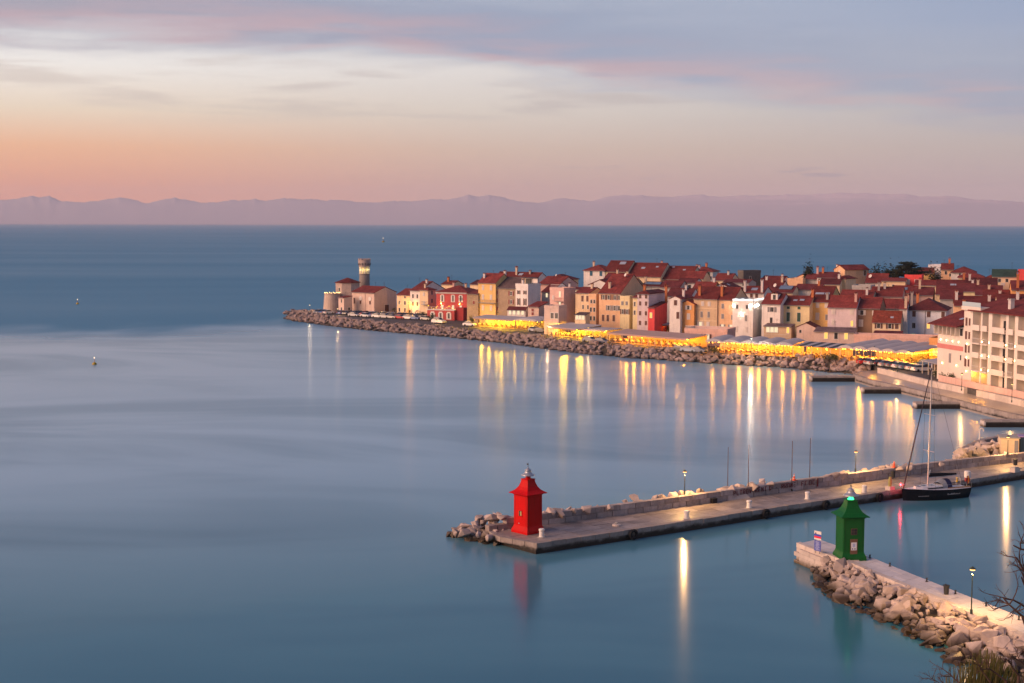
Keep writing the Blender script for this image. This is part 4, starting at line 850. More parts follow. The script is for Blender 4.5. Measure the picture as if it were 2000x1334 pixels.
# ------------------------------------------------------------------ houses behind the waterfront row (roofs over roofs)
def back(label, xl, xc, xr, ye, Y, wall='cream', roof='g', th=32, **k): return house(label, xl, xc, xr, ye, th, wall, roof, Y=Y, **k)
back('small cream house with red roof peeping over the red house', 862, 884, 905, 556, 492, 'cream', 'g', 34, rp=.35, chim=[(-.4, -.3, 'o', 1.0)])
back('dark roofed cream house left of the tall yellow house', 918, 936, None, 556, 475, 'cream', 'g', 36, d=8, rc='d', rp=.3)
back('long red roofed house behind the grey-brown roof', 968, 1050, 1068, 543, 474, 'white', 'g', 34, rp=.55, chim=[(-.1, -.5, 'c', 1.5), (.5, -.3, 'g', .8)], extra=[('k', .1, -.5, 1.6)])
back('low red roofed house right of the white roof terrace', 1052, 1092, None, 556, 452, 'pink', 'g', 34, d=11, rp=.4, extra=[('d', 0, -.2, .9)])
back('dark red roofed house on the skyline left of the gap', 1062, 1100, None, 547, 486, 'cream', 'h', 34, d=10, rp=.4, rc='d')
back('glazed top floor flat with dark roof above the pink house', 1096, 1146, 1156, 566, 436, 'cream', 'g', 24, d=8, rp=.2, rc='d', wins=[('F', [.16, .32, .55, .75], [573], 1.2, 1.5, 'p')], chim=[(-.5, -.2, 'w', .9)])
back('white gabled house behind the long cream house', 1150, 1192, None, 557, 446, 'white', 'f', 24, d=12, rp=.42)
back('white house with blue shutters on the skyline', 1140, 1181, None, 529, 500, 'white', 'h', 24, d=11, rp=.42, chim=[(-.45, -.2, 'c', 1.2)], wins=[('F', [.36, .82], [534], 1.1, 2.0, 'c', 'u')])
back('pale yellow house with wide red roof on the skyline', 1180, 1225, None, 531, 497, 'paleyellow', 'g', 24, d=14, rp=.5, extra=[('k', .2, -.25, 2.2)])
back('red roofed house with grey lean-to on the skyline', 1225, 1290, None, 541, 492, 'cream', 'g', 24, d=16, rp=.55, extra=[('k', -.3, -.4, 1.4), ('k', .5, -.3, 1.0)], chim=[(.6, .1, 'p', .8)])
back('broad red roofed house in the middle of the skyline', 1288, 1348, None, 546, 490, 'cream', 'g', 24, d=16, rp=.52, extra=[('k', -.5, -.1, .9), ('k', .3, -.3, 1.0)], chim=[(.9, .2, 'p', .9)])
back('pale house with green shutter at the right end of the skyline roofs', 1345, 1392, 1405, 531, 498, 'white', 'h', 26, rp=.38, chim=[(.2, 0, 'o', .9), (-.4, 0, 'p', .7)], wins=[('F', [.82], [535], 1.4, 1.6, 'c', 'g'), ('F', [.92], [543], .9, 1.2, 'c', 'u')], extra=[('k', -.3, -.4, 1.2)])
back('small gabled red roof below the green shutter', 1338, 1373, None, 545, 478, 'cream', 'g', 24, d=9, rp=.5)
back('dark red roof with two pale chimneys behind the white gable', 1178, 1222, None, 548, 470, 'grey', 'g', 24, d=10, rp=.42, rc='d', chim=[(0, -.4, 'c', 1.3), (.85, -.3, 'c', .9)])
back('red roof with pale skylight strip behind the long cream house', 1192, 1238, None, 557, 452, 'cream', 'g', 24, d=9, rp=.4, rc='d', extra=[('k', .4, -.6, 1.5)])
back('low house with bright solar panels on its dark roof', 1253, 1292, None, 560, 452, 'grey', 'g', 24, d=8, rp=.3, rc='d', extra=[('s', -.4, -.5, 1.2), ('s', .3, -.5, 1.2)], chim=[(-.9, -.2, 'c', 1.2)])
back('grey house with dark loggia among the crowded middle roofs', 1290, 1328, None, 562, 446, 'grey', 'g', 24, d=9, rp=.42, rc='d', wins=[('F', [.3, .7], [568], 1.2, 1.3, 'o')])
back('white walled house with hung washing among the middle roofs', 1322, 1358, None, 553, 456, 'white', 'g', 24, d=8, rp=.3, rc='d', wins=[('F', [.35, .7], [560], 1.0, 1.4, 'o')])
back('dark red roof behind the small white house', 1302, 1350, None, 579, 420, 'white', 'g', 25, d=8, rp=.5, rc='d', chim=[(.3, -.2, 'w', 1.0)])
back('red roof with orange gable wall behind the tan house', 1352, 1392, None, 566, 432, 'orange', 'g', 25, d=9, rp=.45, chim=[(.7, 0, 'w', .9)])
back('red roof with small white dormer behind the peach house', 1385, 1432, None, 566, 434, 'white', 'f', 25, d=11, rp=.45, extra=[('k', .3, -.3, 1.0)])
back('low red roofs with pale gable left of the dark stone tower', 1395, 1428, None, 548, 474, 'cream', 'g', 25, d=9, rp=.45, chim=[(.3, -.2, 'w', .9)])
back('grey stone house below the dark stone tower', 1412, 1462, None, 553, 460, 'grey', 'g', 25, d=9, rp=.2, rc='d', wins=[('F', [.8], [556], .8, 1.1, 'o')])
back('dark square stone tower house on the skyline', 1441, 1452, 1486, 533, 484, 'darkstone', 't', 62, wins=[('R', [.4], [543], .8, 1.2, 'o')])
back('white house with tall twin chimneys behind the floodlit house', 1448, 1492, None, 573, 412, 'white', 'g', 26, d=8, rp=.42, wins=[('F', [.45, .68], [578.5], .9, 1.7, 'c', 'b')], chim=[(-.72, -.9, 'w', 1.9), (.80, -.9, 'w', 2.1)], extra=[('k', 0, -.5, 1.8)])
back('wide red roof with white ridge wall behind the twin chimneys', 1484, 1526, None, 562, 438, 'white', 'g', 25, d=9, rp=.4, chim=[(.8, -.2, 'c', 1.0), (-.8, .2, 'w', 1.1)])
back('house with a large solar panel behind the white dormer', 1500, 1548, None, 572, 424, 'cream', 'g', 25, d=9, rp=.38, rc='d', extra=[('s', .3, -.4, 1.6), ('d', -.6, -.4, 1.4)])
back('white ridge wall and low red roof on the skyline right of the dark tower', 1486, 1530, None, 549, 482, 'white', 'g', 25, d=9, rp=.3, chim=[(.7, -.3, 'w', .8)])
back('house with curtained loggia behind the green shutters', 1552, 1602, None, 567, 428, 'white', 'g', 24, d=9, rp=.32, rc='d', wins=[('F', [.2, .4, .6, .8], [574], 1.3, 1.5, 'c', 'w')], chim=[(.85, -.8, 'o', 1.5)])
back('peach gabled house left of the prominent skyline house', 1558, 1578, None, 541, 476, 'peach', 'f', 24, d=9, rp=.5, wins=[('F', [.3], [545], .7, 1.1, 'o')])
back('low peach house with roof terrace beam on the skyline', 1538, 1568, None, 549, 468, 'peach', 't', 24, d=8)
back('grey gabled house with slim chimney on the skyline', 1572, 1600, None, 546, 470, 'grey', 'g', 24, d=8, rp=.4, rc='d', chim=[(.4, 0, 'p', 1.4)])
back('cream house with brick chimney left of the prominent skyline house', 1596, 1634, None, 543, 466, 'white', 'g', 22, d=9, rp=.35, rc='d', chim=[(-.6, -.2, 'o', 1.2)])
back('prominent peach gabled house with long grey flank on the skyline', 1629, 1650, 1697, 527, 472, 'peach', 'f', 58, rp=.55, rc='r', wins=[('F', [.5], [534], 1.0, 1.7, 'c', 'w'), ('R', [.83], [534], 1.4, 2.0, 'o')], chim=[(-.6, -.9, 'w', .7)])
back('small hipped roof house below the prominent skyline house', 1634, 1652, 1672, 545, 450, 'cream', 'h', 44, rp=.45)
back('red roofed cream house in the crowd left of the hipped roof', 1600, 1640, None, 556, 446, 'cream', 'g', 22, d=9, rp=.35, rc='d', chim=[(.7, 0, 'w', 1.0)])
back('red roof with slim chimney behind the brown house', 1640, 1704, None, 583, 412, 'cream', 'g', 22, d=10, rp=.4, chim=[(.6, -.6, 'w', 1.2)])
back('flat grey house with dark plants right of the hipped roof', 1664, 1700, None, 563, 438, 'grey', 't', 22, d=10)
back('wide bright red roof on the skyline left of the cedar', 1690, 1732, None, 553, 458, 'white', 'g', 20, d=12, rp=.45, extra=[('d', -.6, -.6, 1.4)])
back('long beige wall house below the cedar', 1722, 1768, None, 550, 452, 'cream', 'g', 20, d=9, rp=.18, wins=[('F', [.12, .5], [559], .8, 1.0, 'o')])
back('red roof with square white chimney stack right of the brown house', 1700, 1762, None, 580, 414, 'pink', 'g', 20, d=11, rp=.45, chim=[(-.55, -.4, 'g', 1.5), (-.2, -.2, 'w', 1.1)])
back('red roof behind the low mossy roofed house', 1712, 1762, None, 603, 396, 'grey', 'g', 20, d=9, rp=.5)
back('red roof with blue awning behind the big white house', 1744, 1792, None, 573, 426, 'pink', 'g', 20, d=9, rp=.42, extra=[('s', -.2, -.5, 1.0)])
back('bright red painted house with white shutters on the skyline', 1767, 1800, None, 542, 456, 'brightred', 't', 20, d=9, wins=[('F', [.2, .7], [551], 1.2, 1.7, 'c', 'w')])
back('yellow house with red roof under the cedar boughs', 1790, 1822, None, 534, 474, 'yellow', 'g', 20, d=9, rp=.35)
back('white box house on the skyline right of the cedar', 1813, 1838, None, 522, 482, 'bluewhite', 't', 20, d=8, over=.1)
back('cream house with low red roof below the red painted house', 1786, 1838, None, 558, 440, 'cream', 'g', 20, d=9, rp=.3, wins=[('F', [.7], [564], 1.0, 1.4, 'c', 'w')])
back('dark red roof left of the three skylights roof', 1776, 1822, None, 577, 420, 'pink', 'g', 20, d=9, rp=.45, rc='d', chim=[(-.2, -.2, 'c', 1.7)])
back('large dark red roof with three bright skylights', 1828, 1884, None, 576, 418, 'cream', 'g', 18, d=15, rp=.52, rc='d', extra=[('k', .1, -.35, 1.1), ('k', .4, -.35, 1.1), ('k', .68, -.35, 1.1)], chim=[(.9, .2, 'o', 1.8)])
back('cream house with red roof at the top right of the skylights', 1838, 1862, None, 527, 470, 'peach', 'g', 18, d=9, rp=.4, chim=[(.3, 0, 'o', 1.1)], wins=[('F', [.4], [533], .8, 1.3, 'o'), ('F', [.75], [537], .7, 1.2, 'o')])
back('white gable and wide red roof on the right skyline', 1858, 1906, None, 533, 466, 'white', 'h', 18, d=11, rp=.42, wins=[('F', [.35], [537], .7, .9, 'o')])
back('broad hipped red roof sloping down to the right skyline', 1872, 1922, None, 543, 448, 'cream', 'h', 18, d=12, rp=.40)
back('red roof with white ridge left of the green roofed house', 1880, 1948, None, 557, 436, 'white', 'g', 18, d=10, rp=.36, rc='d', chim=[(-.6, -.4, 'w', 1.3)])
back('cream house with green sheet roof on the right skyline', 1938, 1986, None, 541, 446, 'cream', 'g', 18, d=9, rp=.45, rc='G', wins=[('F', [.3, .6], [548], 1.0, 1.2, 'o'), ('F', [.45], [556], 1.2, 1.0, 'c', 'w')])
back('dark red hip roof beside the green sheet roof', 1925, 1946, None, 545, 452, 'cream', 'h', 18, d=8, rp=.5, rc='d')
back('pink box house at the right edge of the skyline', 1990, 2030, None, 533, 440, 'brightred', 't', 18, d=9)
back('dark red roof and pale walls right of the skylights roof', 1868, 1920, None, 570, 410, 'paleyellow', 'g', 18, d=10, rp=.40, rc='d', chim=[(.6, -.5, 'c', 1.4), (.2, .3, 'w', 1.1)])
back('low dark red roof above the big white house', 1836, 1880, None, 585, 392, 'grey', 'g', 18, d=10, rp=.45, rc='d', chim=[(.4, -.6, 'o', .9)])
back('brownish red roof in the crowd above the hotel', 1905, 1958, None, 577, 392, 'grey', 'g', 18, d=11, rp=.42, rc='d', chim=[(0, -.5, 'c', 1.0)])
back('red roof with long lit eaves above the hotel', 1920, 1975, None, 583, 376, 'peach', 'g', 18, d=9, rp=.42, chim=[(.2, -.6, 'w', .8)])
back('orange walled house with tall round chimney at the right edge', 1976, 2045, None, 567, 372, 'orange', 'g', 16, d=10, rp=.42, rc='d', chim=[(-.65, -.8, 'o', 2.2)], wins=[('F', [.25], [589], 1.0, 1.5, 'o'), ('F', [.6], [578], 1.0, 1.4, 'o')])
back('red roof with white chimney just behind the hotel', 1864, 1950, None, 599, 338, 'peach', 'g', 16, d=11, rp=.36, chim=[(-.9, -.4, 'w', 1.3), (-.55, -.7, 'o', .6), (.6, -.5, 'w', 1.0)])
back('long red roof at the right edge behind the hotel', 1948, 2050, None, 597, 326, 'cream', 'g', 16, d=11, rp=.38, chim=[(-.2, -.5, 'w', 1.2)])
# low annexes in front of the row
AN = 'low annexes in front of the waterfront houses'
house('small annex with red roof and lit windows behind the yellow canopy', 991, 1026, 1033, 606, 24, 'white', 'g', yb=638, rp=.55, rc='d', wins=[('F', [.15, .38, .62, .85], [611], 1.0, 1.5, 'p')], cat='annex', name='annex')
house('little annex with two dark red windows right of the lit annex', 1031, 1052, None, 600, 30, 'stonepink', 's', yb=639, d=6, rp=.2, wins=[('F', [.45], [606, 613], .9, .9, 'c', 'r')], cat='annex', name='annex')
H = house('cream garden house with open loggia below the tall pink house', 1063, 1091, None, 603, 28, 'stonepink', 't', yb=654, d=5, wins=[('F', [.55, .85], [617], 1.2, 1.8, 'o')], cat='annex', name='annex')
house('little annex with blue canopy right of the pink house', 1123, 1143, 1152, 616, 26, 'cream', 's', yb=656, rp=.15, rc='k', wins=[('F', [.2, .5, .8], [620], .9, 1.4, 'p')], cat='annex', name='annex')
H = house('long low pink terrace building with balustrade and three doors', 1337, 1420, None, 650, 22, 'pink', 't', yb=677, d=9, wins=[('F', [.12, .34, .55], [662], .9, 2.2, 'S', 'b')], cat='annex', name='terrace_building')
rail(H['t'], -H['w']/2 + .1, H['w']/2 - .1, -H['d']/2 + .35, H['he'] + .85, .7, M_TRIM, 'balustrade', .28)
H = house('glazed terrace with olive wall below the white dormer house', 1492, 1545, None, 639, 22, 'tan', 's', yb=666, d=5, rp=.08, rc='k', wins=[('F', [.15, .3, .45], [645], 1.1, 1.6, 'p'), ('F', [.88], [645], .9, 1.9, 'l')], cat='annex', name='annex')
rail(H['t'], -H['w']/2, H['w']/2, -H['d']/2 - 2.6, 1.0, .9, M_TRIM, 'balustrade', .3)
house('small brown annex with dark red gable below the yellow houses', 1556, 1592, None, 640, 22, 'stonepink', 'f', yb=668, d=6, rp=.45, rc='d', wins=[('F', [.2], [648], .7, .9, 'o')], cat='annex', name='annex')
H = house('brown lean-to with lit doors below the pink house', 1590, 1668, None, 650, 20, 'stonepink', 's', yb=674, d=6, rp=.12, rc='k', wins=[('F', [.3, .55, .8], [657], 1.1, 1.9, 'lol')], cat='annex', name='annex')
house('low lean-to row with dark doorways below the mossy roof', 1706, 1760, None, 655, 20, 'white', 's', yb=678, d=4, rp=.15, rc='d', wins=[('F', [.2, .45, .75], [661], 1.1, 1.7, 'olo')], cat='annex', name='annex')
house('long salmon pink wall building behind the wavy canopies', 1668, 1840, None, 664, 20, 'pink', 't', yb=690, d=5, cat='annex', name='terrace_building')
house('orange kiosk wing between the wavy canopies and the hotel', 1815, 1838, None, 668, 30, 'orange', 't', yb=712, d=6, wins=[('F', [.55], [685], 1.2, 2.4, 'l')], cat='annex', name='annex')

# ------------------------------------------------------------------ church and light tower on the point
M_CH = stone_mat('church_stone', (.50,.39,.34), (.46,.36,.31)); M_CHP = mat('church_plaster', (.60,.46,.40), .9, .18, .8, .25, 4, .15, dirt=.45)
H = house('church nave with red gabled roof and arched windows on the point', 687, 731, 774, 572.5, 42, 'stonepink', 'g', yb=614, rp=.36, cat='church', name='church', wins=[('F', [.12, .40, .82], [589.5], .9, 2.1, 'c', 'b'), ('R', [.56], [606.5], 2.2, 3.8, 'c', 'b')], key='church')
t = H['t']; w, d, he = H['w'], H['d'], H['he']
for u in (.40, .82): MB().lathe([(.75, 0), (.75, .16)], 14).obj('window_arch', M_TRIM, t, (-w/2 + u * w, -d/2, H['wz'](584)))
for o_ in t.children:
    if o_.name.startswith('window_arch'): o_.rotation_euler = (R(90), 0, 0)
MB().box(-w*.02, w*.02, -d/2 - .12, -d/2 - .003, 0, he).obj('pilaster', M_CHP, t, (w*.10, 0, 0))
MB().tube((0, 0, he + H['hr']), (0, 0, he + H['hr'] + 1.8), .06).obj('cross', M_DARK, t, (w*.45, 0, 0))
px = atY(679, 552, 503); zt = px.z - ZT
ap = thing('church_apse', 'eight sided stone apse block with red roof left of the nave', 'church', (px.x, 503, ZT))
MB().lathe([(4.35, 0), (4.35, zt)], 8, ph=R(22.5)).obj('wall', M_CH, ap); MB().lathe([(4.75, zt + .003), (4.75, zt + .16), (.15, zt + 1.75)], 8, ph=R(22.5)).obj('roof', ROOFS['r'], ap)
for a in (-128, -150): f = window(ap, (4.1 * math.cos(R(a)), 4.1 * math.sin(R(a)), zt - 2.4), R(a + 90), .9, 1.9, 'o')
px = atY(649, 573, 497); zt = px.z - ZT
bs_ = thing('round_bastion', 'tapering round stone bastion with lit rim left of the church', 'tower', (px.x, 497, ZT))
MB().lathe([(3.3, 0), (2.75, zt - .5), (2.75, zt - .1)], 22).obj('wall', M_CH, bs_, smooth=False); MB().lathe([(2.9, zt - .1), (2.9, zt + .12), (2.5, zt + .12), (2.5, zt - .05)], 22).obj('rim', M_CHP, bs_)
q = MB()
for i in range(12): q.lathe([(.02, zt + .15), (.10, zt + .25), (.02, zt + .36)], 6, 2.6 * math.cos(i * .52), 2.6 * math.sin(i * .52))
q.obj('rim_lights', glow('rim_light', (1, .66, .18), 9), bs_)
px = atY(712, 560, 512); zb_, z1, z2, z3 = [atY(712, y, 512).z - ZT for y in (600, 536, 517.5, 505)]
lt = thing('church_light_tower', 'round stone tower with lit arcaded lantern and crenellated crown behind the church', 'tower', (px.x, 512, ZT))
MB().lathe([(1.95, 0), (1.85, z1), (2.0, z1 + .05), (2.0, z1 + .25)], 24).obj('shaft', M_STONE2 if 0 else stone_mat('tower_stone', (.30,.26,.24), (.24,.21,.19)), lt)
MB().lathe([(1.05, z1 + .2), (1.05, z2)], 16).obj('lantern_core', mat('lantern_plaster', (.72,.62,.42), .8, .1, 1.0), lt)
for i in range(8):
    a = i * math.pi / 4 + .2; MB().lathe([(.26, z1 + .25), (.20, z1 + .4), (.20, z2 - .9), (.30, z2 - .6)], 8, 1.68 * math.cos(a), 1.68 * math.sin(a)).obj('column', mat('pale_column', (.70,.64,.52), .7, .08, 1), lt)
MB().lathe([(1.4, z2 - .62), (1.98, z2 - .6), (1.98, z2 + .2), (2.15, z2 + .7), (2.2, z3 - .55), (2.05, z3 - .5), (2.05, z2 + .6)], 24).obj('crown', mat('crown_stone', (.44,.35,.32), .9, .2, 1.2), lt)
for i in range(12):
    a = i * math.pi / 6; o_ = MB().prism([(-.32, -.14), (.32, -.14), (.32, .14), (-.32, .14)], z3 - .55, z3).obj('merlon', mat('crown_stone', (0,)*3), lt, (2.08 * math.cos(a), 2.08 * math.sin(a), 0), a + math.pi/2)
    MB().prism([(-.16, -.2), (.16, -.2), (.16, .1), (-.16, .1)], z2 - .1, z2 + .75).obj('bracket', M_STONE2, lt, (2.02 * math.cos(a + .26), 2.02 * math.sin(a + .26), 0), a + .26 + math.pi/2)
for i in range(8):
    a = i * math.pi / 4 + .2 + math.pi/8; lamp(lt, (1.5 * math.cos(a), 1.5 * math.sin(a), (z1 + z2) / 2), 16, (1, .80, .36), .1)
house('low annex with red lean-to roof between bastion and church nave', 661, 672, 688, 582, 44, 'stonepink', 's', yb=613.5, rp=.12, cat='annex', name='annex', wins=[('F', [.55], [588, 604], .7, 1.4, 'o'), ('R', [.6], [606], 1.0, 2.0, 'o')])
# ------------------------------------------------------------------ land outside the frame that the piers spring from
struct(MB().prism([(48, 84), (44.5, 93), (62, 150), (74, 185), (96, 208), (97, 216), (150, 192), (260, 200), (260, 30), (60, 30)], -2, 1.7).obj('harbour_ground', M_PAVE))
q = MB(); hx = [-140, -70, -30, -10, 0, 12, 30, 60, 110, 240]; hy = [-90, -30, -8, -2, 4, 12, 25, 45, 74]; rr = random.Random(4)
for y in hy:
    for x in hx: q.v.append((x, y, max(-1.2, (31.2 if y < -2 else 31.0 - .43 * (y + 2)) + (rr.uniform(-.4, .2) if y > 4 else 0) - (2.0 if y >= 74 else 0))))
q.f = [(j*len(hx)+i, j*len(hx)+i+1, (j+1)*len(hx)+i+1, (j+1)*len(hx)+i) for j in range(len(hy)-1) for i in range(len(hx)-1)]; q.mi = [0]*len(q.f)
struct(q.obj('hillside', mat('hillside_scrub', (.10, .095, .05), .95, .35, 1.0, .5, 3), smooth=True))

# ------------------------------------------------------------------ lit restaurants on the waterfront
M_CANVAS = mat('white_canvas', (.40,.38,.40), .8, .10, .8); M_CANVASP = mat('cream_canvas', (.44,.31,.27), .8, .10, .8); M_FLOORW = mat('wood_floor', (.42,.28,.16), .7, .2, 1)
M_TCLOTH = mat('tablecloth', (.68,.58,.42), .8, .08, 2); M_CHAIR = mat('wicker_chair', (.22,.12,.06), .7, .2, 3); M_INT = mat('restaurant_wall', (.62,.45,.26), .85, .15, 1)
ME_POST = MB().box(-.05, .05, -.05, .05, 0, 1).mesh('post', mat('pale_post', (.58,.52,.46), .6, .1, 2))
qt = MB().lathe([(.06, 0), (.05, .70)], 6).box(-.42, .42, -.42, .42, .70, .75); qt.cur = 0; qt.prism([(-.44,-.44),(.44,-.44),(.44,.44),(-.44,.44)], .45, .755); ME_TABLE = qt.mesh('table', M_TCLOTH)
qc = MB()
for sx_ in (-.18, .18):
    for sy_ in (-.18, .18): qc.box(sx_-.02, sx_+.02, sy_-.02, sy_+.02, 0, .44)
qc.box(-.22, .22, -.22, .22, .44, .49).box(-.22, .22, .18, .22, .49, .95); ME_CHAIR = qc.mesh('chair', M_CHAIR)
def restaurant(label, L, Rr, dep, hf, hb, style, lcol, power, bays=6, canvas=None, glaze=False, step=2.5, bulbs=1.4, side=False, bulb_e=40, group='lit waterfront restaurants'):
    pl, pr = G(*L, ZT), G(*Rr, ZT); v = pr - pl; w = v.length; rz = math.atan2(v.y, v.x)
    t = thing('restaurant_pavilion', label, 'restaurant', (pl + pr) / 2, rz, group); W2 = w / 2; cm = canvas or M_CANVAS
    MB().box(-W2, W2, 0, dep, .01, .12).obj('floor', M_FLOORW, t); MB().box(-W2, W2, dep, dep + .15, 0, hb - .1).obj('back_wall', M_INT, t)
    n = max(3, int(w / 2.1))
    for i in range(n + 1): put('post', ME_POST, t, (-W2 + w * i / n, .06, .12), 0, (1, 1, hf - .12))
    if style == 'wave':
        q = MB(); ns = bays * 8; prof = []
        for i in range(ns + 1):
            k = (i / 8) % 1.0; prof.append((-W2 - .25 + (w + .5) * i / ns, abs(math.sin(math.pi * i / 8)) ** .8 * .55))
        rows = [(-.45, hf), (dep * .5, (hf + hb) / 2 + .12), (dep + .2, hb)]
        for y, z in rows: q.v += [(x, y, z + a) for x, a in prof]
        m_ = len(prof); q.f += [(j*m_+i, j*m_+i+1, (j+1)*m_+i+1, (j+1)*m_+i) for j in range(2) for i in range(m_-1)]
        o_ = len(q.v); q.v += [(x, -.45, hf - .28 + .10 * (a > .3)) for x, a in prof]; q.f += [(o_+i, o_+i+1, i+1, i) for i in range(m_-1)]; q.mi = [0]*len(q.f)
        cn = q.obj('canopy', cm, t, smooth=False); md = cn.modifiers.new('thickness', 'SOLIDIFY'); md.thickness = .05
    elif style == 'stripe':
        for i in range(bays): 
            x0 = -W2 + w * i / bays; q = MB(); slab(q, [(x0 + .02, -.4, hf), (x0 + w/bays - .02, -.4, hf), (x0 + w/bays - .02, dep, hb), (x0 + .02, dep, hb)], .06); q.obj('awning_strip', cm if i % 2 == 0 else M_DARK, t)
    else:
        q = MB(); slab(q, [(-W2 - .3, -.5, hf), (W2 + .3, -.5, hf), (W2 + .3, dep + .2, hb), (-W2 - .3, dep + .2, hb)], .14); q.obj('canopy', cm, t)
        q = MB()
        for i in range(int(w / .6)): x = -W2 + .3 + i * .6; q.prism([(x - .29, -.55), (x + .29, -.55), (x + .29, -.51), (x - .29, -.51)], hf - .42, hf - .06)
        q.obj('valance', M_CANVASP, t)
    q = MB(); nb = int(w / bulbs); rr = random.Random(label)
    for i in range(nb):
        x = -W2 + (i + .5) * w / nb; z = hf - .30 + rr.uniform(-.22, .06); r_ = rr.choice([.06, .07, .09, .13]); q.lathe([(.02, z - r_), (r_, z), (.02, z + r_)], 6, x, rr.uniform(.15, .8))
    for i in range(nb // 2):
        z = hf - .5 + rr.uniform(-.5, .3); q.lathe([(.02, z - .07), (.08, z), (.02, z + .07)], 6, rr.uniform(-W2, W2), rr.uniform(1, dep - .5))
    q.obj('string_lights', glow('bulbs_%s_%d' % (lcol, bulb_e), lcol, bulb_e), t)
    nl = max(2, int(w / step))
    for i in range(nl):
        lamp(t, (-W2 + w * (i + .5 + rr.uniform(-.36, .36)) / nl, dep * rr.uniform(.15, .5), min(hf, hb) - rr.uniform(.3, .6)), power * (4.2 if lcol == YELLOW else 3.0) * step / 3.2 * rr.choice([.35, .6, .9, 1.2, 1.8]), lcol, .36, 'ceiling_light')
    for i in range(int(w / 2.0)):
        for j in (1.0, 3.2, 5.4):
            if j > dep - .8: continue
            x = -W2 + 1.0 + i * 2.0 + rr.uniform(-.25, .25); tb = put('table', ME_TABLE, t, (x, j, .12), rr.uniform(-.2, .2))
            put('chair', ME_CHAIR, t, (x, j + .62, .12), rr.uniform(-.3, .3)); put('chair', ME_CHAIR, t, (x, j - .62, .12), math.pi + rr.uniform(-.3, .3))
    if glaze:
        q = MB()
        for i in range(n * 2 + 1): x = -W2 + w * i / (n * 2); q.box(x - .025, x + .025, -.02, .03, .12, hf - .1)
        q.box(-W2, W2, -.03, .03, .85, .93).box(-W2, W2, -.03, .03, hf - .55, hf - .48); q.obj('glazing_bars', SHUT['b'], t)
    return t, w
restaurant('bright yellow lit restaurant with grey canopy below the yellow house', (926, 637.5), (1006, 643), 5.5, 2.75, 3.3, 'flat', YELLOW, 330, glaze=True, bulbs=1.0)
restaurant('dim yellow restaurant end with curved grey canopy', (1007, 643), (1055, 647), 5, 2.9, 3.3, 'wave', YELLOW, 60, bays=1, bulbs=3, canvas=mat('grey_canvas', (.40,.40,.44), .7, .1, 1), glaze=True)
restaurant('yellow lit restaurant with flat canopy below the tall pink house', (1071, 656), (1129, 662), 8, 2.7, 3.4, 'flat', YELLOW, 330, glaze=True)
restaurant('open terrace with white awning beside the parked dark car', (1130, 661), (1186, 665), 6, 2.7, 2.9, 'flat', YELLOW, 90)
restaurant('long amber lit restaurant with row of round lamps', (1190, 669), (1345, 682), 7, 2.6, 3.2, 'flat', AMBER, 300, glaze=False, canvas=M_CANVASP, bulbs=1.2)
restaurant('long amber restaurant with scalloped white canopy below the floodlit house', (1381, 688.5), (1547, 698), 7, 2.9, 3.4, 'wave', AMBER, 380, bays=5, glaze=True, bulbs=.8)
restaurant('shady restaurant terrace with striped awning', (1549, 697), (1640, 703.5), 6, 2.7, 3.3, 'stripe', AMBER, 110, bays=9, bulbs=2.2)
rt, rw = restaurant('largest amber restaurant with wavy grey canopies beside the car park', (1641, 704), (1779, 717), 13, 3.1, 3.9, 'wave', AMBER, 420, bays=5, glaze=True, bulbs=.7)
for i in range(4): lamp(rt, (rw/2 - 1.0, 2.5 + i * 3.0, 2.9), 300, AMBER, .15, 'ceiling_light'); lamp(rt, (0, 4 + i * 2.4, 3.0), 250, AMBER, .15, 'ceiling_light')
q = MB()
for i in range(16): q.lathe([(.02, 2.75), (.09, 2.85), (.02, 2.95)], 6, rw/2 + .1, .3 + i * .8)
q.obj('string_lights', glow('bulbs_%s_40' % (AMBER,), AMBER, 40), rt)
restaurant('raised terrace with grey awning in front of the orange house', (1283, 652), (1352, 657), 4, 2.8, 3.0, 'flat', AMBER, 35, bulbs=6, canvas=mat('grey_canvas', (.4,)*3))

# ------------------------------------------------------------------ hotel on the promenade
TH = R(76.2); ho_ = Vector((87.1, 275.6, ZT))
M_HW = mat('hotel_white', (.74,.65,.57), .85, .08, .6, .15, 5, .2, dirt=.12); M_HP = mat('hotel_pink_band', (.60,.22,.20), .85, .1, .8)
hot = thing('hotel', 'white five storey hotel with balconies and wall lights beside the promenade', 'hotel', ho_, -TH)
HH = 14.4; LX = 36.0; lev = [3.0, 5.65, 8.25, 10.85]
MB().box(0, 2.7, 0, 14, 0, HH).obj('corner_block', M_HW, hot); MB().box(2.703, LX, 1.6, 14, 0, HH - .02).obj('wall', M_HW, hot)
piers = [(2.72, 3.1), (6.0, 6.4), (8.5, 9.7), (14.2, 15.0), (17.0, 18.0), (22.4, 23.2), (25.2, 26.2), (30.6, 31.4), (34.9, 36.0)]
for a, c_ in piers: MB().box(a, c_, -.05, 1.597, 0, HH - .03).obj('pier', M_HW, hot)
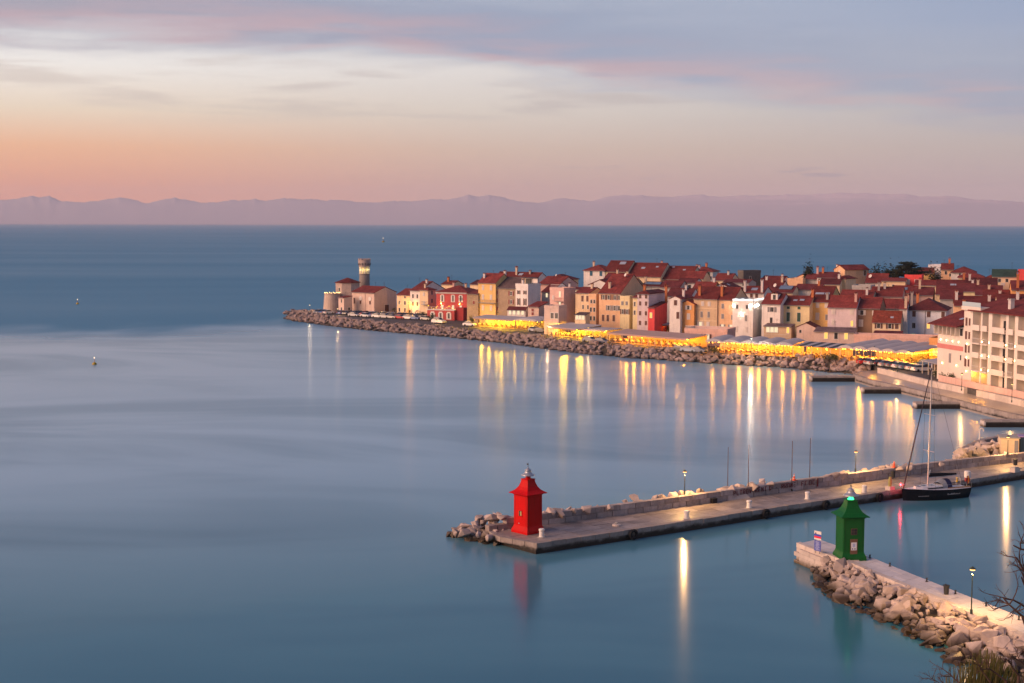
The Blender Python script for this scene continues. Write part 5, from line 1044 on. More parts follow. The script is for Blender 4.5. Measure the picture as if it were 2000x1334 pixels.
for li, z in enumerate(lev):
    for (a, a2), (c_, c2) in zip(piers, piers[1:]):
        b_ = MB().box(a2 + .003, c_ - .003, -.45, 1.595, z - .12, z + .06).obj('balcony', M_HW, hot)
        if (c_ - a2) > 3.5 or li % 2: MB().box(a2 + .01, c_ - .01, -.45, -.33, z + .063, z + .95).obj('parapet', M_HW, b_)
        else: rail(b_, a2 + .01, c_ - .01, -.40, z + .06, .95, M_TRIM)
        xm = (a2 + c_) / 2; ww = min(2.4, (c_ - a2) * .62)
        window(hot, (xm - .15, 1.6, z + 1.22), 0, ww, 2.1, rng.choice('ooocopo'), rng.choice('wwy')); 
        if c_ - a2 > 3.5: window(hot, (c_ - .55, 1.6, z + 1.2), 0, .7, 2.0, 'c', 'b')
for z in [1.5] + [l + 1.3 for l in lev]:
    if z > 2: window(hot, (.95, 0, z), 0, .75, 1.7, 'c', 'b'); window(hot, (2.05, 0, z), 0, .6, 1.5, 'c', 'b')
for (a, a2), (c_, c2) in zip(piers, piers[1:]): window(hot, ((a2 + c_) / 2, 1.6, 1.45), 0, min(2.2, (c_ - a2) * .6), 2.3, 'l' if a < 7 else 'o')
rfm = MB(); slab(rfm, [(2.2, -.7, HH + .12), (LX + .4, -.7, HH + .12), (LX + .4, 6.5, HH + 2.2), (2.2, 6.5, HH + 2.2)], .2); slab(rfm, [(LX + .4, 14.4, HH + .12), (2.2, 14.4, HH + .12), (2.2, 6.5, HH + 2.2), (LX + .4, 6.5, HH + 2.2)], .2); rfo = rfm.obj('roof', ROOFS['r'], hot)
for x in (12.5, 24): put('chimney', CH['w'], rfo, (x, 2.0, HH + .8), 0, (1.3, 1.3, 1.0))
MB().box(-.25, 6.4, -.5, 4.5, HH + .05, HH + .75).obj('roof_terrace', M_HW, hot); MB().box(-.1, 6.2, -.42, -.36, HH + .76, HH + 1.6).obj('glass_balustrade', mat('pale_glass', (.45,.55,.58), .1, 0, spec=.6), hot)
sc_ = MB().lathe([(.03, -.15), (.05, -.1), (.05, .1), (.03, .15)], 6).mesh('wall_light', glow('sconce_warm', (1, .60, .22), 22))
for x, y in ((1.5, -.22), (7.2, -.55), (9.1, -.25), (14.6, -.25), (17.5, -.25), (22.8, -.25)):
    for z in lev[:-1] if x < 10 else lev[1:3]: put('wall_light', sc_, hot, (x, y, z + (.5 if x != 1.5 else -.35)))
for x in (3.6, 5.2, 7.4): lamp(hot, (x, .2, 2.5), 120, AMBER, .12, 'ceiling_light')
wing = thing('hotel_wing', 'white hotel wing with pink band and overhanging red roof', 'hotel', ho_, -TH)
WL = 9.6; WH = 11.0
MB().box(-WL, -.005, .1, 12, 0, WH).obj('wall', M_HW, wing); MB().box(-WL - .06, -.01, .02, .097, 6.3, 7.2).obj('pink_band', M_HP, wing)
q = MB(); slab(q, [(-WL - 1.2, -1.6, WH + .1), (-.02, -1.6, WH + .1), (-.02, 6.0, WH + 2.6), (-WL - 1.2, 6.0, WH + 2.6)], .18); slab(q, [(-.02, 12.6, WH + .1), (-WL - 1.2, 12.6, WH + .1), (-WL - 1.2, 6.0, WH + 2.6), (-.02, 6.0, WH + 2.6)], .18); wr = q.obj('roof', ROOFS['r'], wing); k_ = put('skylight', ME_SKYL, wr, (-4, 2.0, WH + 1.32), 0); k_.rotation_euler = (.32, 0, 0)
for i in range(6): window(wing, (-WL + .9 + i * 1.55, .1, WH - 1.05), 0, 1.35, 1.7, 'o'); MB().box(-WL + .1 + i * 1.55, -WL + .24 + i * 1.55, -.9, .09, WH - 1.9, WH - .05).obj('bracket', M_HW, wing)
for i in range(4): put('wall_light', sc_, wing, (-WL + 1.4 + i * 2.2, -.12, 8.0))
for x in (-WL + 2.2, -2.2): put('wall_light', sc_, wing, (x, -.12, 3.4))
window(wing, (-WL/2, .1, 4.6), 0, .9, 2.0, 'c', 'y'); window(wing, (-1.0, .1, 5.0), 0, .6, 1.2, 'o')
# hotel terrace with canopy, garden wall
tp = G(1801, 729, ZT); tq = G(1876, 748, ZT); v = tq - tp; pt = thing('hotel_terrace_canopy', 'pale canopy on posts with plants in front of the hotel wing', 'canopy', (tp + tq) / 2, math.atan2(v.y, v.x)); w2 = v.length / 2
q = MB(); slab(q, [(-w2, -.3, 2.7), (w2, -.3, 2.7), (w2, 4.6, 3.3), (-w2, 4.6, 3.3)], .1); q.obj('canopy', M_CANVAS, pt)
for i in range(7):
    for y in (0, 4.3): put('post', ME_POST, pt, (-w2 + .1 + (2*w2 - .2) * i / 6, y, 0), 0, (1.6, 1.6, 2.62))
for i in range(6): put('table', ME_TABLE, pt, (-w2 + 1.3 + i * 2.2, 2.0, 0))
lamp(pt, (0, 2, 2.4), 70, AMBER, .15, 'ceiling_light')
def lerp2(pl, d):
    return offs(pl, d)
GW = offs(LOWW, 1.35)[2:7]; gwt = thing('garden_wall', 'pale garden wall between the promenade and the hotel', 'wall', (GW[0][0], GW[0][1], 0))
q = MB(); g0 = Vector((GW[0][0], GW[0][1])); inn = offs(GW, .4)
for i in range(len(GW) - 1):
    a, c_, d_, e_ = [(p[0] - g0.x, p[1] - g0.y) for p in (GW[i], GW[i+1], inn[i+1], inn[i])]; MB().prism([a, c_, d_, e_], 1.2, 3.45 - .1 * (i % 2)).obj('wall_panel', wallm('pink'), gwt)
# promenade seat wall of blocks, quay edge coping, finger jetties
sw = thing('seat_wall', 'long low stone seat wall along the promenade', 'wall', (82.5, 279.9, 0)); so = Vector((82.5, 279.9)); SWI = offs(LOWW, -.75); n = 44
for i in range(n):
    if 18 <= i <= 19: continue
    a, c_, d_, e_ = [(p[0] - so.x, p[1] - so.y) for p in (poly_at(SWI, i/n), poly_at(SWI, (i+1)/n), poly_at(LOWW, i/n), poly_at(LOWW, (i+1)/n))]
    quad_block(sw, a, c_, d_, e_, 1.25, 2.42 + rng.uniform(-.02, .02), 'wall_block', M_PALE, .015)
ce = thing('quay_edge', 'stone coping along the promenade waterside', 'quay edge', (76.1, 277.5, 0)); co = Vector((76.1, 277.5)); QI = offs(QUAY, .9); QO = offs(QUAY, -.08); n = 40
for i in range(n):
    a, c_, d_, e_ = [(p[0] - co.x, p[1] - co.y) for p in (poly_at(QO, i/n), poly_at(QO, (i+1)/n), poly_at(QI, i/n), poly_at(QI, (i+1)/n))]
    quad_block(ce, a, c_, d_, e_, .35, 1.42 + rng.uniform(-.015, .015), 'coping_stone', M_QUAY, .02)
for (xa, xb, y), lb in zip([(1583, 1667, 734), (1684, 1763, 756.5), (1786, 1877, 785), (1919, 2010, 819.5)], ['farthest dark finger jetty nearest the boulders', 'second dark finger jetty from the boulders', 'dark finger jetty just behind the yacht mast', 'nearest dark finger jetty at the right edge']):
    a, c_ = G(xa, y, 1.15), G(xb, y, 1.15); v = c_ - a; ln = v.length + 1.0
    t = thing('finger_jetty', lb, 'jetty', (a.x, a.y, 0), math.atan2(v.y, v.x), 'finger jetties along the promenade')
    for i in range(6): MB().box(ln * i / 6 + .01, ln * (i+1) / 6 - .01, -1.0, 1.0, .85, 1.15 + rng.uniform(-.01, .01)).obj('deck_slab', M_QUAY, t)
    MB().box(.2, ln, -.92, .92, -1.2, .847).obj('pier_wall', tidal('jetty_wall', (.10,.085,.07), (.018,.014,.012), .5, 3, .25, .4, 1.2), t); MB().box(-.05, .22, -.95, .95, -.8, .95).obj('end_block', M_PALE, t)

# ------------------------------------------------------------------ small breakwater on the right with lit boulders and shed
bk = thing('boulder_heap', 'heap of pale lit boulders behind the mole at the right edge', 'rock heap', (70, 203, 0)); rr = random.Random(12)
for i in range(95):
    px = rr.uniform(1868, 1975); f = (px - 1865) / 110; p = G(px, 893 - 14 * f - rr.uniform(0, 20 * min(1, f * 1.6)), 1.4); boulder(bk, ROCKS, (p.x - 70, p.y - 203, rr.uniform(.9, 1.9)), rr.uniform(.7, 1.7))
BWL = [tuple(G(x, y, 1.6)[:2]) for x, y in ((1869, 889), (1876, 876), (1900, 864), (1925, 856), (1960, 850), (2000, 848), (2060, 846))]
bw = thing('curved_sea_wall', 'curved brown stone sea wall behind the lit boulders', 'wall', (BWL[0][0], BWL[0][1], 0)); b0 = Vector(BWL[0]); BI = offs(BWL, -.9); n = 26
for i in range(n):
    a, c_, d_, e_ = [(p[0] - b0.x, p[1] - b0.y) for p in (poly_at(BI, i/n), poly_at(BI, (i+1)/n), poly_at(BWL, i/n), poly_at(BWL, (i+1)/n))]
    quad_block(bw, a, c_, d_, e_, -.8, 1.7 + rr.uniform(-.06, .08), 'wall_block', M_QUAY, .02)
MB().prism([(p[0] - b0.x, p[1] - b0.y) for p in BI] + [(G(2060, 885, 1)[0] - b0.x, G(2060, 885, 1)[1] - b0.y), (G(1900, 893, 1)[0] - b0.x, G(1900, 893, 1)[1] - b0.y)], -1, .9).obj('rubble_core', M_CORE, bw)
sp_ = G(1991, 886, 1.2); sh = thing('harbour_shed', 'cream flat roofed harbour shed at the right edge', 'shed', (sp_.x - 1.3, sp_.y + 1.5, .9), R(-12))
MB().box(-.9, 1.5, -1.2, 1.8, 0, 2.4).obj('wall', wallm('cream'), sh); MB().box(-1.05, 1.65, -1.35, 1.95, 2.403, 2.52).obj('roof', M_CONC, sh); MB().box(.9, 1.4, -1.23, -1.2, .1, 2.1).obj('door', SHUT['y'], sh)
kp = G(1996, 884, 1.2); kb = thing('ticket_kiosk', 'dark blue kiosk beside the cream shed at the right edge', 'kiosk', (kp.x + .5, kp.y + .6, .9), R(-12)); MB().box(-.7, 1.2, -.8, .8, 0, 2.5).obj('body', mat('kiosk_blue', (.03,.07,.14), .5, .1, 1), kb); MB().box(-.85, 1.35, -.95, .95, 2.503, 2.65).obj('roof', mat('kiosk_roof', (.30,.22,.48), .5, .1, 1), kb)
gp = G(1911, 860, 1.6); gn = thing('swan_neck_pipe', 'white swan neck pipe on the curved sea wall', 'pipe', (gp.x, gp.y - .4, 1.5)); MB().path([(0, 0, 0), (0, 0, 1.5), (.05, 0, 1.75), (.22, 0, 1.92), (.42, 0, 1.90), (.55, 0, 1.72), (.58, 0, 1.5)], .09, 8).obj('pipe', M_WHITEP, gn); MB().lathe([(.18, 0), (.18, .06)], 10).obj('flange', M_STEEL, gn)

# ------------------------------------------------------------------ furniture of the mole and the pier
def mole_pt(px, py, z=ZA): return G(px, py, z)
BOL = thing('mooring_bollard', 'white mooring bollard at the foot of the red tower', 'bollard', mole_pt(1058, 1049), 0, 'white bollards along the mole edge')
MB().lathe([(.26, 0), (.30, .05), (.27, .12), (.26, .62), (.31, .70), (.31, .82), (.24, .88)], 14).obj('bollard_post', M_WHITEP, BOL); MB().lathe([(.42, -.02), (.42, .03)], 14).obj('base_plate', M_CONC, BOL)
for px, py, lb in [(1341, 1013, 'white mooring bollard below the lamp nearest the red tower'), (1463, 992, 'white mooring bollard below the first pair of tall poles'), (1577, 975, 'white mooring bollard below the second pair of tall poles'), (1688, 962, 'white mooring bollard left of the yellow-green pillar')]: dup(BOL, mole_pt(px, py), label=lb)
b_ = thing('mooring_ring_block', 'low round stone mooring block between red tower and lamp', 'mooring block', mole_pt(1204, 1027)); MB().lathe([(.45, 0), (.42, .18), (.25, .22)], 12).obj('block', M_PALE, b_); MB().lathe([(.18, .22), (.22, .30), (.12, .38)], 10).obj('knob', M_CONC, b_)
for px, py, lb in [(1346, 985, 'stone bench against the parapet below the lamp nearest the red tower'), (1695, 938, 'stone bench against the parapet below the lamp left of the yacht'), (1935, 907.5, 'stone bench against the parapet right of the yacht')]:
    p = mole_pt(px, py); b_ = thing('stone_bench', lb, 'bench', p, R(33), 'stone benches on the mole'); MB().box(-.75, .75, -.24, .24, .38, .50).obj('seat', M_PALE, b_)
    for x in (-.5, .5): MB().box(x - .14, x + .14, -.18, .18, 0, .378).obj('leg', M_CONC, b_)
for px, py, lb, c1 in [(1551, 938, 'red and white striped cone on the parapet', 1), (1746, 913, 'orange cone on the parapet left of the mast', 0)]:
    p = G(px, py, 2.3); c_ = thing('traffic_cone', lb, 'traffic cone', p, R(33), 'cones on the parapet'); mo_ = mat('cone_orange', (.72,.09,.03), .5, .05, 2); MB().box(-.24, .24, -.24, .24, 0, .05).obj('base', mo_, c_); MB().lathe([(.19, .05), (.03, .80)], 12).obj('cone', mo_, c_)
    if c1: MB().lathe([(.155, .22), (.115, .38)], 12).lathe([(.09, .52), (.06, .66)], 12).obj('stripe', M_WHITEP, c_)
for px, py, lb in [(1744, 936, 'dark litter bin against the parapet left of the yacht'), (1983, 912, 'dark litter bin on a post at the right end of the mole')]:
    p = mole_pt(px, py); b_ = thing('litter_bin', lb, 'litter bin', p, 0, 'litter bins'); MB().lathe([(.24, .25), (.28, .95), (.28, 1.0)], 12).obj('bin', M_DARK, b_); MB().lathe([(.05, 0), (.05, .25)], 6).obj('foot', M_DARK, b_); MB().lathe([(.30, 1.0), (.30, 1.04), (.1, 1.1)], 12).obj('lid', M_DARK, b_)
p = mole_pt(1738, 957); b_ = thing('service_pillar', 'yellow-green service pillar on stone base left of the yacht bow', 'pillar', p, R(33)); MB().box(-.40, .40, -.40, .40, 0, .45).obj('base', M_PALE, b_); MB().lathe([(.20, .45), (.22, 1.0), (.16, 1.45), (.18, 1.6)], 10).obj('pillar', mat('pillar_green', (.30,.30,.10), .6, .2, 2), b_)
p = mole_pt(1889, 940); b_ = thing('white_drum', 'white drum on stone base at the yacht stern', 'drum', p, 0); MB().lathe([(.38, .5), (.40, 1.25), (.36, 1.3)], 16).obj('drum', M_WHITEP, b_); MB().box(-.25, .25, -.25, .25, 0, .497).obj('base', mat('red_base', (.35,.06,.06), .7, .2, 2), b_)
p = mole_pt(1982, 922); b_ = thing('stone_plinth', 'stone plinth at the right end of the mole edge', 'plinth', p, R(33)); MB().box(-.5, .5, -.4, .4, 0, .55).obj('block', M_PALE, b_); MB().box(-.35, .35, -.28, .28, .55, .7).obj('top', M_CONC, b_)
for px, py0, py1, lb in [(1421, 965, 873, 'tall thin pole nearest the red tower'), (1461, 969, 868, 'second tall thin pole from the red tower'), (1546, 959, 861, 'third tall thin pole from the red tower'), (1581, 950, 856, 'tall thin pole farthest from the red tower')]:
    p = mole_pt(px, py0); z = Zat(p.x, p.y, py1); b_ = thing('tall_pole', lb, 'pole', p, 0, 'tall poles on the mole'); MB().tube((0, 0, 0), (0, 0, z - ZA), .055, .035, 8).obj('mast', mat('pole_brown', (.08,.05,.05), .5, .1, 2), b_); MB().lathe([(.16, 0), (.16, .08), (.08, .3)], 8).obj('foot', M_DARK, b_)
pa, pb = mole_pt(1402, 978), mole_pt(1463, 972); v = pb - pa; b_ = thing('landing_ramp', 'pale landing ramp leaning on the parapet', 'ramp', (pa + pb) / 2, math.atan2(v.y, v.x)); w2 = v.length / 2
MB().add([(-w2, -.35, 0), (w2, -.35, 0), (w2 - .6, .35, .85), (-w2 + .6, .35, .85), (-w2, -.27, 0), (w2, -.27, 0), (w2 - .6, .43, .85), (-w2 + .6, .43, .85)], [(0,1,2,3),(7,6,5,4),(0,4,5,1),(1,5,6,2),(2,6,7,3),(3,7,4,0)]).obj('board', mat('pale_board', (.46,.40,.36), .7, .15, 1), b_)
for x in (-w2 * .6, w2 * .6): MB().box(x - .05, x + .05, .0, .4, 0, .35).obj('strut', M_DARK, b_)
p = mole_pt(1393, 982); b_ = thing('mooring_crate', 'black crate against the parapet left of the ramp', 'crate', p, R(33)); MB().box(-.35, .35, -.3, .3, 0, .5).obj('box', M_RUBBER, b_); MB().box(-.38, .38, -.33, .33, .5, .56).obj('lid', M_DARK, b_)
qf = MB()
for k in range(16):
    a0 = k * math.pi / 8
    for j in range(8):
        b0_ = j * math.pi / 4; qf.v.append(((.42 + .17 * math.cos(b0_)) * math.cos(a0), .17 * math.sin(b0_), (.42 + .17 * math.cos(b0_)) * math.sin(a0)))
qf.f = [(k*8+j, k*8+(j+1) % 8, ((k+1) % 16)*8+(j+1) % 8, ((k+1) % 16)*8+j) for k in range(16) for j in range(8)]; qf.mi = [0]*128; ME_TYRE = qf.mesh('tyre', M_RUBBER, smooth=True)
for px, lb in [(1235, 'tyre fender on the mole face nearest the red tower'), (1493, 'second tyre fender from the red tower'), (1610, 'third tyre fender from the red tower'), (1716, 'tyre fender nearest the yacht bow')]:
    tt = min((i / 600 for i in range(601)), key=lambda t: abs(proj((*poly_at(A_FRONT, t), .6))[0] - px)); p = poly_at(A_FRONT, tt)
    b_ = thing('tyre_fender', lb, 'fender', (p[0] - n_.x * .26, p[1] - n_.y * .26, .62), R(34), 'tyre fenders along the mole'); put('tyre', ME_TYRE, b_); MB().tube((0, .1, .5), (0, .45, .5), .025).obj('chain', M_DARK, b_)
# pale pier: small posts, bin, sign boards
for px, py, lb in [(1699, 1090, 'small black mooring post nearest the green tower'), (1738, 1106, 'second small black mooring post from the green tower'), (1810, 1136, 'third small black mooring post from the green tower'), (1866, 1160, 'small black mooring post right of the black bin'), (1926, 1184, 'small black mooring post right of the lamp'), (1990, 1211, 'small black mooring post at the right edge')]:
    b_ = thing('mooring_post', lb, 'mooring post', G(px, py, ZB), 0, 'small black posts on the pale pier'); MB().lathe([(.09, 0), (.07, .05), (.07, .26), (.10, .30), (.08, .34)], 8).obj('post', M_DARK, b_); MB().lathe([(.13, 0), (.13, .03)], 8).obj('foot', M_DARK, b_)
b_ = thing('litter_bin', 'black open bin on the pale pier left of the lamp', 'litter bin', G(1848, 1161, ZB), 0, 'litter bins'); MB().lathe([(.20, .02), (.25, .70), (.29, .72), (.29, .80), (.22, .80)], 12).obj('bin', M_DARK, b_); MB().box(-.03, .03, -.3, .3, .82, .86).obj('handle', M_DARK, b_)
p = G(1597, 1083, ZB); b_ = thing('notice_sign', 'flag striped sign over a blue board on two legs', 'sign', (p.x, p.y, ZB + .1), R(-52))
for x in (-.24, .24): MB().tube((x, 0, 0), (x, 0, 2.15), .025).obj('leg', M_DARK, b_)
fl = MB().box(-.42, .42, -.05, -.02, 1.32, 2.15).obj('flag_board', M_WHITEP, b_)
MB().box(-.42, .42, -.056, -.05, 1.66, 1.86).obj('blue_stripe', mat('flag_blue', (.05,.08,.45), .5, 0), fl); MB().box(-.42, .42, -.056, -.05, 1.47, 1.657).obj('red_stripe', mat('flag_red', (.70,.03,.08), .5, 0), fl); MB().box(-.30, -.16, -.060, -.056, 1.84, 1.99).obj('shield', mat('flag_shield', (.06,.06,.12), .5, 0), fl)
bb_ = MB().box(-.40, .40, -.05, -.02, .25, 1.22).obj('blue_board', mat('board_blue', (.10,.13,.42), .5, .1, 2), b_)
q = MB(); rr = random.Random(2)
for i in range(7): z = .36 + .12 * i; q.box(-.22 + rr.uniform(-.06, .04), .20 + rr.uniform(-.1, .08), -.054, -.05, z, z + .045)
q.obj('board_print', mat('board_print', (.45,.48,.70), .5, 0), bb_)

# ------------------------------------------------------------------ more lamps
street_lamp(1878, 763, 2.45, 3.0, 'lit lamp post on the seat wall in front of the hotel canopy', bulb=700)
street_lamp(1976, 786, 2.45, 3.1, 'lit lamp post on the promenade at the right edge', bulb=700)
street_lamp(1753, 726, 2.2, 2.3, 'small lit lamp post in front of the parked cars', bulb=500)
street_lamp(1677, 716, 2.2, 3.1, 'lit lamp post in front of the wavy canopies', bulb=500, col=AMBER)
street_lamp(1707.5, 708, 2.2, 3.4, 'lit lamp post behind the first parked car', bulb=500, col=AMBER)
street_lamp(1774, 717, 2.2, 3.3, 'lit lamp post at the corner of the wavy canopies', bulb=450, col=AMBER)
street_lamp(605, 611, 2.2, 2.6, 'lone lit lamp on the boulders at the tip of the point', bulb=420, col=(1, .75, .45))
street_lamp(659.5, 616, 2.2, 2.2, 'lit lamp beside the church bastion', bulb=420, col=(1, .62, .30))
street_lamp(745.5, 618, 2.2, 1.5, 'low lit lamp in front of the church gable', bulb=420, col=(1, .62, .30))
street_lamp(798, 617, 2.2, 4.2, 'amber lamp lighting the narrow house beside the church', bulb=1000, col=AMBER)
street_lamp(803.5, 618, 2.2, 3.9, 'second amber lamp in front of the white house near the church', bulb=500, col=AMBER)
street_lamp(1069, 657, 2.2, 3.0, 'pale lamp at the left end of the second yellow restaurant', bulb=420, col=(1, .62, .30))
street_lamp(1149, 664, 2.2, 3.2, 'lamp behind the parked dark car on the waterfront', bulb=420, col=(1, .6, .25))
street_lamp(1467, 697, 2.2, 4.2, 'tall white lamp in front of the scalloped canopy', bulb=900, col=(1, .92, .75))
street_lamp(853, 634, 2.2, 1.2, 'low lamp beside the red house terrace', bulb=300, col=(1, .55, .2))
# ------------------------------------------------------------------ parked cars
M_TY = M_RUBBER; M_CGL = mat('car_glass', (.03,.035,.045), .08, 0, spec=.6)
def car_meshes():
    def ext(prof, w0, wt, zt):
        q = MB(); n = len(prof); lo = min(p[1] for p in prof)
        wd = lambda z: w0 + (wt - w0) * max(0, (z - lo) / (zt - lo))
        q.add([(x, -wd(z), z) for x, z in prof] + [(x, wd(z), z) for x, z in prof], [tuple(range(n)), tuple(range(n, 2*n))[::-1]] + [((i+1) % n, i, i+n, (i+1) % n+n) for i in range(n)]); return q
    body = ext([(-2.08,.28),(2.02,.28),(2.12,.45),(2.08,.66),(1.85,.78),(1.0,.93),(-1.75,.97),(-2.02,.90),(-2.13,.70),(-2.13,.42)], .88, .82, .97)
    green = ext([(1.05,.92),(.35,1.40),(-1.25,1.42),(-1.85,.96)], .80, .62, 1.42); top = ext([(.36,1.41),(.30,1.47),(-1.15,1.49),(-1.28,1.43)], .62, .56, 1.49)
    wh = MB().lathe([(.30, -.10), (.31, -.08), (.31, .08), (.30, .10)], 14); wh.v = [(x, z, y) for x, y, z in wh.v]
    rim = MB().lathe([(.18, .10), (.16, .115)], 10); rim.v = [(x, z, y) for x, y, z in rim.v]
    return body, green, top, wh, rim
cb, cg, ct, cw_, crim = car_meshes()
ME_CG = cg.mesh('windows', M_CGL); ME_WH = cw_.mesh('wheel', M_TY); ME_HL = MB().box(2.02, 2.13, -.16, .16, .56, .70).mesh('headlight', mat('headlight_glass', (.7,.7,.72), .15, 0, spec=.6)); ME_TL = MB().box(-2.15, -2.06, -.12, .12, .66, .92).mesh('tail_light', mat('tail_red', (.45,.02,.02), .25, 0)); ME_PL = MB().box(-2.15, -2.12, -.26, .26, .52, .63).mesh('number_plate', M_WHITEP)
CARCOL = {'white': (.68,.67,.66), 'silver': (.42,.43,.45), 'dark': (.03,.033,.04), 'blue': (.03,.10,.30), 'navy': (.02,.035,.09), 'red': (.42,.02,.02), 'grey blue': (.16,.22,.30), 'grey': (.18,.18,.19), 'pale': (.55,.52,.47)}
ME_CB = {}
def car(p, rz, col, label, group, van=False):
    t = thing('parked_car', label, 'van' if van else 'car', p, rz, group)
    if col not in ME_CB:
        mp = mat('car_paint_' + col.replace(' ', '_'), CARCOL[col], .28, .05, 1.0, spec=.6); ME_CB[col] = (cb.mesh('body', mp), ct.mesh('roof_panel', mp))
    put('body', ME_CB[col][0], t, None, 0, (1.1, 1.05, 1.35) if van else None); g = put('windows', ME_CG, t, (0, 0, .33 if van else 0), 0, (1.15, 1.05, 1.05) if van else None); put('roof_panel', ME_CB[col][1], t, (0, 0, .40 if van else 0), 0, (1.15, 1.05, 1.05) if van else None)
    for x in (-1.28, 1.32):
        for y in (-.78, .78): put('wheel', ME_WH, t, (x, y, .31))
    for y in (-.58, .58): put('headlight', ME_HL, t, (0, y, 0)); put('tail_light', ME_TL, t, (0, y * 1.15, 0))
    put('number_plate', ME_PL, t); return t
ORD = ['first','second','third','fourth','fifth','sixth','seventh','eighth','ninth','tenth','eleventh','twelfth','thirteenth','fourteenth','fifteenth','sixteenth','seventeenth','eighteenth','nineteenth','twentieth','twenty-first','twenty-second']
rr = random.Random(17)
seaward = math.atan2(-.77, -.64)
row1 = [(622,'grey'),(631,'blue'),(641,'white'),(668,'blue'),(679,'grey'),(690,'navy'),(700,'dark'),(712,'red'),(724,'blue'),(735,'grey blue'),(748,'silver'),(759,'white'),(770,'silver'),(781,'grey blue'),(792,'dark'),(803,'grey'),(815,'silver'),(826,'grey'),(836,'dark')]
for i, (px, c_) in enumerate(row1):
    y = 612.5 + (px - 622) * .040; p = G(px, y + rr.uniform(-.4, .4), ZT); car(p, seaward + R(10) + rr.uniform(-.12, .12) + (math.pi if rr.random() < .4 else 0), c_, '%s car, %s from the left in the row before the church' % (c_, ORD[i]), 'cars parked on the point')
row2 = [(692,'silver'),(715,'white'),(738,'white'),(752,'silver'),(766,'pale'),(782,'red'),(798,'white'),(810,'blue'),(833,'pale')]
for i, (px, c_) in enumerate(row2):
    p = G(px, 618.3 + (px - 692) * .052, ZT); car(p, seaward + math.pi/2 + rr.uniform(-.15, .15), c_, '%s car, %s from the left in the row along the boulders' % (c_, ORD[i]), 'cars parked on the point')
car(G(857, 632, ZT), seaward + math.pi/2, 'white', 'white van parked beside the red house terrace', 'vehicles along the waterfront', True)
car(G(918, 637, ZT), seaward + math.pi/2 + .2, 'white', 'white car parked left of the first yellow restaurant', 'vehicles along the waterfront')
for px, py, c_, lb in [(1045, 648, 'silver', 'silver car parked at the dim end of the first restaurant'), (1057, 649.5, 'dark', 'dark car parked left of the second yellow restaurant'), (1153, 668, 'grey', 'grey car parked under the white awning'), (1176, 671, 'navy', 'shiny dark car parked by the boulders near the white awning'), (1330, 686, 'dark', 'dark car parked below the terrace building'), (1346, 687.5, 'grey blue', 'grey blue car parked below the terrace building'), (1363, 688.5, 'navy', 'navy car parked right of the others below the terrace building')]:
    car(G(px, py, ZT), seaward + math.pi/2 + rr.uniform(-.2, .2), c_, lb, 'vehicles along the waterfront')
row3 = [(1693,'red',719.5),(1703,'silver',720),(1711,'silver',721.5),(1722,'dark',722.5),(1735,'silver',724.5),(1748,'grey',726),(1761,'white',727.5),(1774,'grey blue',729.5),(1788,'silver',731.5),(1799,'white',733.5)]
lo_d = math.atan2(-.97, .24)
for i, (px, c_, py) in enumerate(row3):
    car(G(px, py - 8, ZT), R(196) + math.pi + rr.uniform(-.06, .06), c_, '%s car, %s from the left in the harbour car park' % (c_, ORD[i]), 'cars in the harbour car park')
car(G(1800, 715, ZT), R(150), 'blue', 'blue car with headlights towards the harbour car park lamp', 'vehicles along the waterfront'); car(G(1823, 714, ZT), R(160), 'grey blue', 'grey blue car beside the hotel wing', 'vehicles along the waterfront')

# ------------------------------------------------------------------ sailing yacht at the mole
bow, stern = Vector((46.9, 169.5, 0)), Vector((55.2, 172.9, 0)); v = bow - stern; LB = v.length
M_HULL = mat('navy_hull', (.004,.005,.009), .3, .1, .6, spec=.25); M_DECKW = mat('yacht_deck', (.62,.64,.70), .5, .06, 1.5); M_ALU = mat('mast_alloy', (.55,.52,.52), .35, .08, 1, metal=.6); M_NAVY = mat('navy_canvas', (.02,.025,.08), .8, .1, 2); M_BLK = mat('black_canvas', (.012,.012,.016), .8, .1, 2)
ya = thing('sailing_yacht', 'dark hulled sailing yacht with tall mast moored at the mole', 'yacht', (bow + stern) / 2, math.atan2(v.y, v.x))
H2 = LB / 2; q = MB(); NSt = 15; ring = []
for i in range(NSt):
    s = i / (NSt - 1); x = -H2 + LB * s
    hb_ = 1.72 * (1 - max(0, (s - .42) / .58) ** 2.1) * (.80 + .20 * min(1, s / .35)); hb_ = max(.03, hb_); sh_ = 1.22 + .25 * s ** 2
    xo = .0 if s < .95 else 0
    sec = [(0, -.45), (hb_ * .55, -.32), (hb_ * .86, .02), (hb_ * .96, .55), (hb_, sh_)]
    ring.append((x, hb_, sh_)); q.v += [(x + (.30 * (z / sh_) if s > .9 and z > 0 else 0) - (.25 * (1 - z / sh_) if s < .05 else 0) * -1, y, z) for y, z in sec] + [(x + (.30 * (z / sh_) if s > .9 and z > 0 else 0) + (.25 * (1 - z / sh_) if s < .05 else 0), -y, z) for y, z in sec[1:]]
for i in range(NSt - 1):
    a, c_ = i * 9, (i + 1) * 9
    for k in range(4): q.f.append((a+k, a+k+1, c_+k+1, c_+k))
    prev = 0
    for k in range(5, 9): q.f.append((a+prev, c_+prev, c_+k, a+k)); prev = k
q.f.append((0, 5, 6, 7, 8, 4, 3, 2, 1)); q.f.append(tuple((NSt-1)*9 + k for k in (0, 1, 2, 3, 4, 8, 7, 6, 5))); q.mi = [0]*len(q.f)
hull = q.obj('hull', M_HULL, ya, smooth=False)
